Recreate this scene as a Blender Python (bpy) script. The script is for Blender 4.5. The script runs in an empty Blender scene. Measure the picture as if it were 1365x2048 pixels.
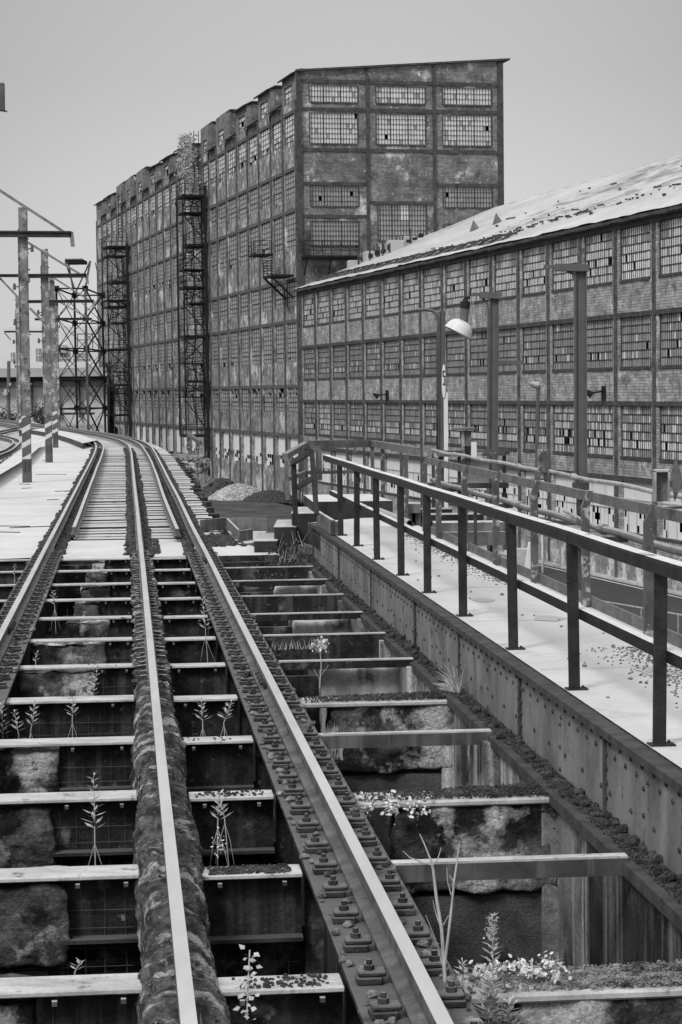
import bpy, bmesh, math, random
from mathutils import Vector, Matrix, noise
random.seed(7)
R = random.random
def U(a, b): return a + (b - a) * random.random()
sc = bpy.context.scene
COL = sc.collection
# ------------------------------------------------------------------ camera
F = 4400.0; CH = 10.0
TH = math.atan(242 / F); RO = math.radians(0.65)
ct, st, cr, sr = math.cos(TH), math.sin(TH), math.cos(RO), math.sin(RO)
fw = Vector((0, ct, -st)); up0 = Vector((0, st, ct)); rt0 = Vector((1, 0, 0))
rt = rt0 * cr - up0 * sr; up = up0 * cr + rt0 * sr
cam = bpy.data.cameras.new("camera"); camo = bpy.data.objects.new("camera", cam); COL.objects.link(camo)
m = Matrix((rt, up, -fw)).transposed().to_4x4(); m.translation = (0, 0, CH)
camo.matrix_world = m
cam.sensor_fit = 'VERTICAL'; cam.sensor_height = 36; cam.lens = 36 * F / 2048
cam.clip_start = 0.5; cam.clip_end = 6000
sc.camera = camo
# ------------------------------------------------------------------ world, sun, exposure
SUN_EL, SUN_AZ = math.radians(44), math.radians(215)
w = bpy.data.worlds.new("World"); sc.world = w; w.use_nodes = True
nt = w.node_tree; nt.nodes.clear()
def N(t, **k):
    n = nt.nodes.new(t)
    for a, b in k.items(): setattr(n, a, b)
    return n
out = N('ShaderNodeOutputWorld'); bg = N('ShaderNodeBackground'); bg.inputs[1].default_value = 0.1
sky = N('ShaderNodeTexSky', sky_type='NISHITA', sun_disc=False, sun_elevation=SUN_EL, sun_rotation=SUN_AZ, dust_density=6.0, air_density=1.5)
bw = N('ShaderNodeRGBToBW'); nt.links.new(sky.outputs[0], bw.inputs[0])
tc = N('ShaderNodeTexCoord'); sx = N('ShaderNodeSeparateXYZ'); nt.links.new(tc.outputs['Generated'], sx.inputs[0])
rp = N('ShaderNodeValToRGB'); nt.links.new(sx.outputs[2], rp.inputs[0])
el = rp.color_ramp.elements
el[0].position = 0.0; el[0].color = (.60, .60, .60, 1)
el[1].position = 1.0; el[1].color = (1.0, 1.0, 1.0, 1)
for p_, c_ in ((.03, .60), (.08, .56), (.14, .46), (.2, .42), (.45, .75)):
    e_ = el.new(p_); e_.color = (c_, c_, c_, 1)
nz = N('ShaderNodeTexNoise'); nz.inputs['Scale'].default_value = 1.6; nz.inputs['Detail'].default_value = 3
nt.links.new(tc.outputs['Generated'], nz.inputs[0])
mr = N('ShaderNodeMapRange'); mr.inputs[3].default_value = .88; mr.inputs[4].default_value = 1.12
nt.links.new(nz.outputs[0], mr.inputs[0])
m1 = N('ShaderNodeMath', operation='MULTIPLY'); nt.links.new(rp.outputs[0], m1.inputs[0]); nt.links.new(mr.outputs[0], m1.inputs[1])
m2 = N('ShaderNodeMath', operation='MULTIPLY'); nt.links.new(m1.outputs[0], m2.inputs[0]); m2.inputs[1].default_value = 10.6
m3 = N('ShaderNodeMath', operation='MULTIPLY_ADD'); nt.links.new(bw.outputs[0], m3.inputs[0]); m3.inputs[1].default_value = .05
nt.links.new(m2.outputs[0], m3.inputs[2])
xx = N('ShaderNodeMath', operation='MULTIPLY'); nt.links.new(sx.outputs[0], xx.inputs[0]); nt.links.new(sx.outputs[0], xx.inputs[1])
m4 = N('ShaderNodeMath', operation='MULTIPLY_ADD'); nt.links.new(xx.outputs[0], m4.inputs[0]); m4.inputs[1].default_value = -6.5; m4.inputs[2].default_value = 1.03
m5 = N('ShaderNodeMath', operation='MAXIMUM'); nt.links.new(m4.outputs[0], m5.inputs[0]); m5.inputs[1].default_value = .84
m6 = N('ShaderNodeMath', operation='MULTIPLY'); nt.links.new(m3.outputs[0], m6.inputs[0]); nt.links.new(m5.outputs[0], m6.inputs[1])
nt.links.new(m6.outputs[0], bg.inputs[0]); nt.links.new(bg.outputs[0], out.inputs[0])
sl = bpy.data.lights.new("sun", 'SUN'); so = bpy.data.objects.new("sun", sl); COL.objects.link(so)
sl.energy = 1.7; sl.angle = math.radians(14); sl.color = (1, 1, 1)
dsun = Vector((math.sin(SUN_AZ) * math.cos(SUN_EL), math.cos(SUN_AZ) * math.cos(SUN_EL), math.sin(SUN_EL)))
so.rotation_euler = dsun.to_track_quat('Z', 'Y').to_euler()
sc.view_settings.view_transform = 'Standard'; sc.view_settings.look = 'None'; sc.view_settings.exposure = 0.12; sc.view_settings.gamma = 1
sc.cycles.use_denoising = True; sc.cycles.max_bounces = 6; sc.cycles.diffuse_bounces = 3

# ------------------------------------------------------------------ geometry of the view: pixel -> point helpers
def ray(x, y): return fw + rt * ((x - 682.5) / F) - up * ((y - 1024) / F)
def at_z(x, y, z):
    r = ray(x, y); t = (z - CH) / r.z; return Vector((r.x * t, r.y * t, z))
def at_y(x, y, Y):
    r = ray(x, y); t = Y / r.y; return Vector((r.x * t, Y, CH + r.z * t))
PH = math.atan((682.5 - 255) / F); cp, sp = math.cos(PH), math.sin(PH)
def FT(v, u, z): return Vector((v * cp - u * sp, v * sp + u * cp, z))       # track frame
def vu(p): return (p[0] * cp + p[1] * sp, -p[0] * sp + p[1] * cp)
D1 = Vector((-0.23466, 0.97208, 0)); E1 = Vector((0.97208, 0.23466, 0)); P0 = Vector((-3.40, 189.0, 0))
def FW(t, n, z): return P0 + D1 * t - E1 * n + Vector((0, 0, z))            # long wall: n outward
def FE(s, n, z): return P0 + E1 * s - D1 * n + Vector((0, 0, z))            # end wall: n outward
def I3(x, y, z): return Vector((x, y, z))
CP = [(85, 0), (95, -.06), (101, -.16), (107, -.37), (112.6, -.66), (120.5, -1.27), (126, -1.78), (131, -2.4), (137, -3.1), (144, -4.0), (153, -5.2), (161, -6.25), (173, -7.8), (186, -9.5), (208, -12.7), (240, -18.5), (300, -32)]
def crv(u):
    if u <= 85: return 0.0
    for i in range(len(CP) - 1):
        if u <= CP[i + 1][0]:
            p0 = CP[max(i - 1, 0)]; p1 = CP[i]; p2 = CP[i + 1]; p3 = CP[min(i + 2, len(CP) - 1)]
            h = p2[0] - p1[0]; s = (u - p1[0]) / h
            m1 = (p2[1] - p0[1]) / max(p2[0] - p0[0], 1e-6) * h; m2 = (p3[1] - p1[1]) / max(p3[0] - p1[0], 1e-6) * h
            return (2*s**3 - 3*s*s + 1) * p1[1] + (s**3 - 2*s*s + s) * m1 + (-2*s**3 + 3*s*s) * p2[1] + (s**3 - s*s) * m2
    return CP[-1][1]

# ------------------------------------------------------------------ materials
MATS = {}
def G(x): return (x, x, x, 1)
def mat(name, lo, hi, scale=2.0, rough=.85, bump=.0, bscale=None, patch=None, streak=None, dust=None, brick=None, detail=5, grain=0, spec=.3, stretch=(1, 1, 1), contrast=(.35, .65), fine=None, course=None):
    """grey weathered surface: noise between lo and hi; patch=(value, threshold, scale); streak=(value, amount) vertical runs; dust=sky light painted as a paler value on upward faces; brick=(dirx,diry)"""
    M = bpy.data.materials.new(name); M.use_nodes = True; t = M.node_tree; t.nodes.clear(); L = t.links.new
    def n(ty, **k):
        q = t.nodes.new(ty)
        for a, b in k.items(): setattr(q, a, b)
        return q
    def noise_(sc_, det=4, vec=None, ro=.6):
        q = n('ShaderNodeTexNoise'); q.inputs['Scale'].default_value = sc_; q.inputs['Detail'].default_value = det; q.inputs['Roughness'].default_value = ro
        L(vec or pos, q.inputs['Vector']); return q.outputs[0]
    def rng(v, a, b, c=0., d=1.):
        q = n('ShaderNodeMapRange'); q.inputs[1].default_value = a; q.inputs[2].default_value = b; q.inputs[3].default_value = c; q.inputs[4].default_value = d
        L(v, q.inputs[0]); return q.outputs[0]
    def mix(f, a, b):
        q = n('ShaderNodeMix'); q.data_type = 'FLOAT'
        if isinstance(f, float): q.inputs[0].default_value = f
        else: L(f, q.inputs[0])
        for i, x in ((2, a), (3, b)):
            if isinstance(x, (int, float)): q.inputs[i].default_value = x
            else: L(x, q.inputs[i])
        return q.outputs[0]
    def mth(op, a, b=None):
        q = n('ShaderNodeMath', operation=op)
        for i, x in ((0, a), (1, b)):
            if x is None: continue
            if isinstance(x, (int, float)): q.inputs[i].default_value = x
            else: L(x, q.inputs[i])
        return q.outputs[0]
    geo = n('ShaderNodeNewGeometry'); pos = geo.outputs['Position']
    mp = n('ShaderNodeMapping'); mp.inputs['Scale'].default_value = stretch; L(pos, mp.inputs[0])
    base = noise_(scale, detail, mp.outputs[0])
    val = mix(rng(base, *contrast), lo, hi)
    hgt = base
    if brick:
        vm = n('ShaderNodeVectorMath', operation='DOT_PRODUCT'); L(pos, vm.inputs[0]); vm.inputs[1].default_value = (brick[0], brick[1], 0)
        s = n('ShaderNodeSeparateXYZ'); L(pos, s.inputs[0]); cb = n('ShaderNodeCombineXYZ'); L(vm.outputs['Value'], cb.inputs[0]); L(s.outputs[2], cb.inputs[1])
        bt = n('ShaderNodeTexBrick'); L(cb.outputs[0], bt.inputs[0]); bt.inputs['Scale'].default_value = 1.0
        bt.inputs['Brick Width'].default_value = .9; bt.inputs['Row Height'].default_value = .15; bt.inputs['Mortar Size'].default_value = .022
        bt.inputs['Color1'].default_value = G(.75); bt.inputs['Color2'].default_value = G(1.2); bt.inputs['Mortar'].default_value = G(brick[2])
        val = mth('MULTIPLY', val, bt.outputs[0])
        # single odd bricks
        nb = noise_(3.3, 2, None, .9)
        val = mix(rng(nb, .66, .70, 0., .75), val, .42)
    if patch:
        for pv, th, ps in (patch if isinstance(patch, list) else [patch]):
            pn = noise_(ps, 6, None, .65); val = mix(rng(pn, th, th + .09, 0., .9), val, pv)
    if streak:
        ms = n('ShaderNodeMapping'); ms.inputs['Scale'].default_value = (streak[2] if len(streak) > 2 else 3.0, streak[2] if len(streak) > 2 else 3.0, .22); L(pos, ms.inputs[0])
        sn = noise_(1.0, 4, ms.outputs[0]); val = mix(rng(sn, .52, .68, 0., streak[1]), val, streak[0])
    if fine:
        fn = noise_(fine[0], 3, None, .8); val = mth('MULTIPLY', val, rng(fn, .3, .7, 1 - fine[1], 1 + fine[1]))
    if dust is not None:  # sky reflection on tops, put into the colour of upward faces
        s2 = n('ShaderNodeSeparateXYZ'); L(geo.outputs['True Normal'], s2.inputs[0])
        dn = noise_(5.0, 4); d_ = mth('MULTIPLY', rng(s2.outputs[2], .55, .8), rng(dn, .28, .4))
        dv = mix(rng(base, .3, .7), dust * .82, dust)
        val = mix(d_, val, dv)
    cc = n('ShaderNodeCombineColor')
    for i in range(3): L(val, cc.inputs[i])
    bs = n('ShaderNodeBsdfPrincipled'); L(cc.outputs[0], bs.inputs['Base Color']); bs.inputs['Roughness'].default_value = rough
    bs.inputs['Specular IOR Level'].default_value = spec
    if bump:
        bn = n('ShaderNodeBump'); bn.inputs['Strength'].default_value = bump; bn.inputs['Distance'].default_value = .05
        L(noise_(bscale or scale * 3, 6, None, .7), bn.inputs['Height']); L(bn.outputs[0], bs.inputs['Normal'])
    o = n('ShaderNodeOutputMaterial'); L(bs.outputs[0], o.inputs[0])
    MATS[name] = M; return M
bk1 = (D1.x, D1.y, .62); bk2 = (E1.x, E1.y, .75)
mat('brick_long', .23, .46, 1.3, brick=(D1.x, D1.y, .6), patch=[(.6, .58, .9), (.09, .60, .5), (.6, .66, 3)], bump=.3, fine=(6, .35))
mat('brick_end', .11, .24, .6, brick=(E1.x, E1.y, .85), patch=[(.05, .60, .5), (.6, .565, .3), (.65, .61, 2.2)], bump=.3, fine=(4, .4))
mat('panel_concrete', .14, .31, .9, patch=[(.04, .57, .6), (.62, .54, .38), (.10, .585, 1.3), (.66, .60, 1.1)], streak=(.3, .25, 1.6), bump=.2, fine=(2.0, .45))
mat('column_steel', .07, .13, 2, streak=(.16, .5, 3), fine=(4, .3))
mat('beam_steel', .045, .085, 2, fine=(3, .3))
mat('dark_steel', .010, .022, 3, rough=.7)
mat('escape_steel', .008, .018, 3, rough=.8)
mat('glass_grey', .28, .40, .5, rough=.45, spec=.5, fine=(1.5, .15))
mat('glass_pale', .62, .80, .5, rough=.4, spec=.5, fine=(1.5, .15))
mat('glass_mid', .26, .38, .5, rough=.35, spec=.5)
mat('white_board', .76, .78, .7, fine=(1.2, .08), streak=(.45, .4, 2))
mat('dark_void', .003, .006, 1, rough=1, spec=0)  # interior shade behind windows and doorways, painted near black
mat('muntin', .03, .06, 2)
mat('roof_pale', .42, .56, .25, stretch=(1, .35, 1), patch=[(.28, .62, .4)], streak=(.34, .35, 1.2), fine=(2, .1))
mat('roof_worn', .20, .52, .8, stretch=(1, .25, 1), contrast=(.35, .6), fine=(4, .3))
mat('deck_pale', .55, .66, .6, patch=[(.40, .62, .8), (.28, .67, 1.1), (.2, .70, 5)], fine=(5, .06))
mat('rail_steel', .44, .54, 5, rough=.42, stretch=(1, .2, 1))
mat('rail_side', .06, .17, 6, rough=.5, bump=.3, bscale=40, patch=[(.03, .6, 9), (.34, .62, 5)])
mat('rust_dark', .012, .06, 9, rough=.8, bump=.6, bscale=45, fine=(25, .5), dust=.17, patch=[(.3, .6, 12)])  # dust: sky light painted on upward faces
mat('clip_steel', .02, .07, 14, rough=.6, bump=.4, bscale=60, dust=.19)  # dust: sky light painted on upward faces
mat('beam_top', .36, .60, 3, stretch=(1, 3, 1), patch=[(.10, .60, 7), (.25, .60, 14)], bump=.1, fine=(40, .15))  # pale value paints the sky reflected on wet steel tops
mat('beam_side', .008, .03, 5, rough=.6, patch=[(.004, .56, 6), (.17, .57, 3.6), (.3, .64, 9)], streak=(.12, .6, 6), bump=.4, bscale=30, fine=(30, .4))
mat('flange_low', .02, .06, 4, dust=.13, bump=.2)  # dust: sky light painted on upward faces
mat('bar_side', .05, .12, 4, rough=.6, streak=(.2, .6, 9), dust=.6)  # dust: sky light painted on upward faces
mat('bark', .035, .17, 8, stretch=(1, .6, 2), bump=1.0, bscale=38, patch=[(.008, .54, 9), (.70, .535, 4.2), (.02, .60, 11), (.6, .61, 17)], rough=.8, contrast=(.42, .58), fine=(60, .55))
mat('stone', .02, .20, 3.2, patch=[(.008, .54, 4), (.74, .505, 2.1), (.06, .60, 7)], bump=1.0, bscale=26, rough=.85, contrast=(.4, .62), fine=(38, .45))
mat('stone_low', .05, .14, 4, bump=.6, bscale=60, patch=[(.01, .57, 2)], fine=(60, .4))
mat('pit_concrete', .010, .06, 2.2, streak=(.34, .8, 3.6), patch=[(.16, .62, 3)], bump=.4, bscale=22, fine=(30, .3), rough=.5)
mat('pit_pale', .09, .3, 2.0, streak=(.8, .95, 4.5), patch=[(.008, .54, 1.5), (.8, .60, 2.2)], bump=.4, bscale=22, fine=(30, .3), rough=.5)
mat('panel_plain', .13, .24, 1.0, patch=[(.36, .62, 1.2)], fine=(3, .25))
mat('pit_dark', .006, .02, 3, bump=.4, streak=(.05, .5, 4))
mat('girder', .13, .26, 2.2, rough=.5, streak=(.44, .45, 2.6), patch=[(.03, .60, 2.6), (.06, .64, 8)], bump=.12, bscale=60, fine=(50, .2))
mat('stone_smooth', .22, .48, 1.8, rough=.45, streak=(.72, .7, 3), patch=[(.02, .56, 1.5), (.85, .62, 2.2)], bump=.3, bscale=25, fine=(40, .2))
mat('girder_flange', .04, .09, 6, rough=.8, bump=.4, bscale=40)
mat('rubble_pale', .2, .6, 4, bump=.5, bscale=20, fine=(6, .5))
mat('gravel', .02, .10, 12, bump=.6, bscale=60, fine=(15, .5))
mat('gravel_pale', .06, .34, 9, bump=.6, bscale=40, fine=(12, .5))
mat('post_black', .012, .035, 8, rough=.55, bump=.35, bscale=50, streak=(.06, .5, 12))
mat('rail_cap', .012, .03, 8, rough=.6, dust=.74, bump=.1)  # dust: sky light painted on upward faces
mat('post_old', .07, .13, 6, rough=.7, patch=[(.5, .53, 7), (.03, .62, 12)], bump=.4, bscale=40)
mat('bar_old', .10, .17, 5, rough=.7, bump=.3, fine=(30, .3), dust=.25)  # dust: sky light painted on upward faces
mat('pipe_pale', .24, .42, 5, rough=.5, dust=.45, fine=(15, .3), patch=[(.12, .6, 9)])  # dust: sky light painted on upward faces
mat('pipe_grey', .12, .2, 5, rough=.5, dust=.38, fine=(15, .25))  # dust: sky light painted on upward faces
mat('mast_paint', .12, .22, 3, rough=.6, patch=[(.5, .53, 3.2), (.03, .57, 4.5), (.55, .62, 11)], bump=.4, streak=(.3, .3, 6))
mat('mast_dark', .07, .12, 3, rough=.6)
mat('arm_steel', .03, .06, 4, dust=.10)  # dust: sky light painted on upward faces
mat('brace_steel', .16, .26, 6, patch=[(.06, .6, 4)])
mat('lamp_post', .10, .13, 4, rough=.55, dust=.2)  # dust: sky light painted on upward faces
mat('enamel', .62, .72, 3, rough=.25, spec=.6)
mat('timber', .03, .08, 2.5, dust=.60, bump=.3, bscale=30, fine=(20, .3), patch=[(.12, .6, 2)])  # dust: sky light painted on upward faces
mat('timber_end', .03, .07, 5)
mat('patchy_pale', .30, .58, .9, patch=[(.12, .6, 1.3)], bump=.2, fine=(6, .3))
mat('ground', .035, .09, .4, patch=[(.18, .62, .3)], fine=(3, .3), bump=.3)
mat('asphalt', .045, .06, 1, fine=(8, .1))
mat('kerb', .42, .6, 2)
mat('plaster', .20, .34, .8, patch=[(.62, .5, .8), (.1, .6, 1.1)], fine=(4, .3))
mat('far_white', .74, .80, .3)
mat('far_grey', .42, .5, .3)
mat('far_sheet', .7, .8, .4, streak=(.6, .4, 2))
mat('leaf_pale', .30, .55, 20, rough=.7)
mat('leaf_dark', .05, .11, 12)
mat('leaf_bloom', .6, .8, 30)
mat('stem', .35, .55, 10)
mat('wire', .07, .12, 5)
mat('steel_sheet', .10, .18, 3, dust=.60, streak=(.3, .5, 6), bump=.2)  # dust: sky light painted on upward faces
mat('steel_dark_box', .02, .04, 3, dust=.45)  # dust: sky light painted on upward faces
# spiral warning stripes on the mast feet
def stripes():
    M = mat('mast_stripe', .08, .13, 3, rough=.6, patch=[(.05, .64, 5)]); t = M.node_tree; L = t.links.new
    geo = [x for x in t.nodes if x.type == 'NEW_GEOMETRY'][0]; bs = [x for x in t.nodes if x.type == 'BSDF_PRINCIPLED'][0]
    s = t.nodes.new('ShaderNodeSeparateXYZ'); L(geo.outputs['Position'], s.inputs[0])
    a = t.nodes.new('ShaderNodeMath'); a.operation = 'MULTIPLY_ADD'; L(s.outputs[0], a.inputs[0]); a.inputs[1].default_value = -.55; L(s.outputs[2], a.inputs[2])
    b = t.nodes.new('ShaderNodeMath'); b.operation = 'MULTIPLY'; L(a.outputs[0], b.inputs[0]); b.inputs[1].default_value = 1 / .42
    c = t.nodes.new('ShaderNodeMath'); c.operation = 'FRACT'; L(b.outputs[0], c.inputs[0])
    d = t.nodes.new('ShaderNodeMath'); d.operation = 'LESS_THAN'; L(c.outputs[0], d.inputs[0]); d.inputs[1].default_value = .36
    mx = t.nodes.new('ShaderNodeMix'); mx.data_type = 'RGBA'; L(d.outputs[0], mx.inputs[0]); src = bs.inputs['Base Color'].links[0].from_socket
    L(src, mx.inputs[6]); mx.inputs[7].default_value = G(.6); L(mx.outputs[2], bs.inputs['Base Color'])
stripes()

# ------------------------------------------------------------------ mesh building
class MB:
    def __init__(s, fr=I3): s.v = []; s.f = []; s.mi = []; s.fr = fr; s.sm = False
    def face(s, pts, mi=0):
        k = len(s.v); s.v += [Vector(p) for p in pts]; s.f.append(tuple(range(k, k + len(pts)))); s.mi.append(mi)
    def quad(s, a, b, c, d, mi=0): s.face([s.fr(*a), s.fr(*b), s.fr(*c), s.fr(*d)], mi)
    def hexa(s, P, mi=0):
        k = len(s.v); s.v += [Vector(p) for p in P]
        for q in ((0, 1, 2, 3), (7, 6, 5, 4), (0, 4, 5, 1), (1, 5, 6, 2), (2, 6, 7, 3), (3, 7, 4, 0)):
            s.f.append(tuple(k + i for i in q)); s.mi.append(mi)
    def box(s, a0, a1, b0, b1, c0, c1, mi=0):
        f = s.fr
        s.hexa([f(a0, b0, c0), f(a1, b0, c0), f(a1, b1, c0), f(a0, b1, c0), f(a0, b0, c1), f(a1, b0, c1), f(a1, b1, c1), f(a0, b1, c1)][:4][::-1] +
               [f(a0, b0, c1), f(a1, b0, c1), f(a1, b1, c1), f(a0, b1, c1)][::-1], mi)
    def bar(s, p, q, w, h, mi=0, upv=Vector((0, 0, 1))):
        p = Vector(p); q = Vector(q); d = (q - p).normalized(); x = d.cross(upv)
        if x.length < 1e-3: x = d.cross(Vector((0, 1, 0)))
        x.normalize(); y = x.cross(d); x *= w / 2; y *= h / 2
        s.hexa([p - x - y, p + x - y, p + x + y, p - x + y, q - x - y, q + x - y, q + x + y, q - x + y], mi)
    def tube(s, pts, r, n=8, mi=0, cap=True):
        pts = [Vector(p) for p in pts]; k = len(s.v); rs = r if isinstance(r, (list, tuple)) else [r] * len(pts)
        ref = None
        for i, p in enumerate(pts):
            d = (pts[min(i + 1, len(pts) - 1)] - pts[max(i - 1, 0)]).normalized()
            if ref is None:
                ref = d.cross(Vector((0, 0, 1)))
                if ref.length < .05: ref = d.cross(Vector((0, 1, 0)))
            x = (ref - d * ref.dot(d)).normalized(); y = d.cross(x)
            for j in range(n):
                a = 2 * math.pi * j / n; s.v.append(p + x * math.cos(a) * rs[i] + y * math.sin(a) * rs[i])
        for i in range(len(pts) - 1):
            for j in range(n):
                s.f.append((k + i * n + j, k + i * n + (j + 1) % n, k + (i + 1) * n + (j + 1) % n, k + (i + 1) * n + j)); s.mi.append(mi)
        if cap:
            s.f.append(tuple(k + j for j in range(n))[::-1]); s.mi.append(mi)
            s.f.append(tuple(k + (len(pts) - 1) * n + j for j in range(n))); s.mi.append(mi)
    def rock(s, c, r, sq=.75, mi=0):
        k = len(s.v); c = Vector(c); ph = (1 + 5 ** .5) / 2
        B = [(-1, ph, 0), (1, ph, 0), (-1, -ph, 0), (1, -ph, 0), (0, -1, ph), (0, 1, ph), (0, -1, -ph), (0, 1, -ph), (ph, 0, -1), (ph, 0, 1), (-ph, 0, -1), (-ph, 0, 1)]
        a = U(0, 6.3); ca, sa = math.cos(a), math.sin(a); sx_, sy_ = U(.75, 1.3), U(.7, 1.2)
        for b in B:
            q = U(.75, 1.15) * r / 1.9; x, y, z = b[0] * q * sx_, b[1] * q * sy_, b[2] * q * sq
            s.v.append(c + Vector((x * ca - y * sa, x * sa + y * ca, z)))
        for t in ((0, 11, 5), (0, 5, 1), (0, 1, 7), (0, 7, 10), (0, 10, 11), (1, 5, 9), (5, 11, 4), (11, 10, 2), (10, 7, 6), (7, 1, 8), (3, 9, 4), (3, 4, 2), (3, 2, 6), (3, 6, 8), (3, 8, 9), (4, 9, 5), (2, 4, 11), (6, 2, 10), (8, 6, 7), (9, 8, 1)):
            s.f.append(tuple(k + i for i in t)); s.mi.append(mi)
    def build(s, name, mats, parent=None, smooth=False, bevel=0, origin=None):
        me = bpy.data.meshes.new(name)
        og = parent.matrix_world_loc if False else (Vector(parent['_o']) if parent is not None and '_o' in parent.keys() else Vector((0, 0, 0)))
        if parent is None and origin is not None: og = Vector(origin)
        elif parent is None and s.v:
            xs = [p.x for p in s.v]; ys = [p.y for p in s.v]; zs = min(p.z for p in s.v)
            og = Vector(((min(xs) + max(xs)) / 2, (min(ys) + max(ys)) / 2, zs))
        me.from_pydata([tuple(p - og) for p in s.v], [], s.f)
        if isinstance(mats, str): mats = [mats]
        for a in mats: me.materials.append(MATS[a])
        if len(mats) > 1: me.polygons.foreach_set('material_index', s.mi)
        if smooth: me.polygons.foreach_set('use_smooth', [True] * len(s.f))
        me.update()
        if not smooth and len(s.f) < 20000:
            b = bmesh.new(); b.from_mesh(me); bmesh.ops.recalc_face_normals(b, faces=b.faces); b.to_mesh(me); b.free()
        o = bpy.data.objects.new(name, me); COL.objects.link(o)
        if parent is not None:
            o.parent = parent; o['_o'] = tuple(og)
        else:
            o.location = og; o['_o'] = tuple(og)
        if bevel:
            md = o.modifiers.new('bevel', 'BEVEL'); md.width = bevel; md.segments = 1; md.limit_method = 'ANGLE'
        return o
def thing(name, label, cat, loc, group=None):
    o = bpy.data.objects.new(name, None); COL.objects.link(o); o.location = loc; o['_o'] = tuple(loc); o.empty_display_size = .3
    o['label'] = label; o['category'] = cat
    if group: o['group'] = group
    return o
def tag(o, label, cat, group=None):
    o['label'] = label; o['category'] = cat
    if group: o['group'] = group
    return o
def struct(o): o['kind'] = 'structure'; return o
def stuff(o, label=None, cat=None):
    o['kind'] = 'stuff'
    if label: o['label'] = label; o['category'] = cat
    return o
def copy_tree(o, delta, parent=None):
    c = o.copy(); COL.objects.link(c)
    if parent is None: c.location = o.location + Vector(delta)
    else: c.parent = parent
    for ch in list(o.children): copy_tree(ch, delta, c)
    return c
ORD = ['nearest', 'second nearest', 'third nearest', 'fourth nearest', 'fifth nearest', 'sixth nearest', 'seventh nearest', 'eighth nearest', 'ninth nearest', 'tenth nearest', 'eleventh nearest', 'twelfth nearest', 'thirteenth nearest', 'fourteenth nearest', 'fifteenth nearest', 'sixteenth nearest']
def rough_block(fr, a0, a1, b0, b1, c0, c1, amp, name, mt, parent=None, res=.045, rnd=.018, seed=0.):
    """a quarried stone: box grid, corners rounded, faces knocked about"""
    bm = bmesh.new(); bmesh.ops.create_cube(bm, size=2)
    n = max(6, min(24, int((a1 - a0) / res)))
    bmesh.ops.subdivide_edges(bm, edges=bm.edges, cuts=n, use_grid_fill=True)
    ha, hb, hc = (a1 - a0) / 2, (b1 - b0) / 2, (c1 - c0) / 2; mb = MB()
    for vv in bm.verts:
        x, y, z = vv.co; q = Vector((x * ha, y * hb, z * hc))
        inn = Vector((max(-ha + rnd, min(ha - rnd, q.x)), max(-hb + rnd, min(hb - rnd, q.y)), max(-hc + rnd, min(hc - rnd, q.z))))
        dd = q - inn
        if dd.length > 1e-6: q = inn + dd.normalized() * rnd
        P = fr((a0 + a1) / 2 + q.x, (b0 + b1) / 2 + q.y, (c0 + c1) / 2 + q.z)
        nn = Vector((x, y, z)).normalized(); f1 = noise.fractal(P * 6 + Vector((seed, 0, 0)), .7, 2.2, 6); h = (math.floor(f1 * 4) / 4 * .5 + f1 * .5) * amp * .8 + noise.noise(P * 1.6 + Vector((0, seed, 0))) * amp * .9
        W = fr(nn.x, nn.y, nn.z) - fr(0, 0, 0)
        mb.v.append(P + W * h)
    bm.verts.index_update()
    for f_ in bm.faces: mb.f.append(tuple(v_.index for v_ in f_.verts)); mb.mi.append(0)
    bm.free()
    return mb.build(name, mt, parent, smooth=True)

# ================================================================== SETTING
g = MB(); g.quad((-900, -50, 0), (900, -50, 0), (900, 2500, 0), (-900, 2500, 0)); struct(g.build('ground', 'ground'))
y_ = MB(); pts = [FW(0, .3, .8), FW(160, .3, .8), I3(-140, 380, .8), I3(-140, 130, .8), I3(0, 130, .8)]
pts[-1] = FW(-30, 3.5, .8); pts.insert(0, FW(-2, 3.5, .8)); pts = [FW(-2, .3, .8), FW(160, .3, .8), I3(-160, 380, .8), I3(-160, 120, .8), I3(4.5, 120, .8), FW(-30, 3.5, .8), FW(-2, 3.5, .8)]
y_.face(pts); struct(y_.build('yard', 'ground'))
# road beside the brick hall
rd = MB(FW); rd.quad((-160, .6, .02), (-160, 30, .02), (-22, 30, .02), (-22, .6, .02)); struct(rd.build('road', 'asphalt'))
kb = MB(FW); kb.box(-140, -22, .45, .6, 0, .13); struct(kb.build('kerb', 'kerb'))
ln = MB(FW); ln.quad((-140, .95, .024), (-140, 1.07, .024), (-22, 1.07, .024), (-22, .95, .024)); struct(ln.build('road_marking', 'white_board'))
ap = MB(FW); ap.quad((-140, .05, .10), (-140, .45, .10), (-22, .45, .10), (-22, .05, .10)); struct(ap.build('pavement', 'patchy_pale'))

# ================================================================== BRICK HALL (low, long)
KZ = .867
hall = thing('brick_factory_hall', 'long three storey brick factory hall with pale roof and many broken window panes', 'factory hall', FW(-45, 0, 0))
BAY = 5.37; NB = 18
bx = [-0.9 - BAY * k for k in range(NB)]
T_END = bx[-1]
ROWS = [(15.55, 18.19), (11.06, 13.61), (6.44, 9.07)]
BANDS = [(18.19, 18.47), (13.61, 13.86), (9.07, 9.3), (5.18, 5.43)]
spn = [(18.47, 18.72), (13.86, 15.40), (9.3, 10.9), (5.43, 6.28), (1.35, 2.55)]
wl = MB(FW)
for a, b in spn: wl.box(T_END, 0, -.5, 0, a, b)
for (z0, z1) in [(15.40, 18.19), (10.9, 13.61), (6.28, 9.07), (2.55, 5.18)]:
    for k in range(NB):
        c = bx[k]; hw = .52
        wl.box(c - hw, min(c + hw, 0), -.5, 0 if z1 > 5.2 else -.02, z0, z1)
wl.build('wall', 'brick_long', hall)
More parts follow.
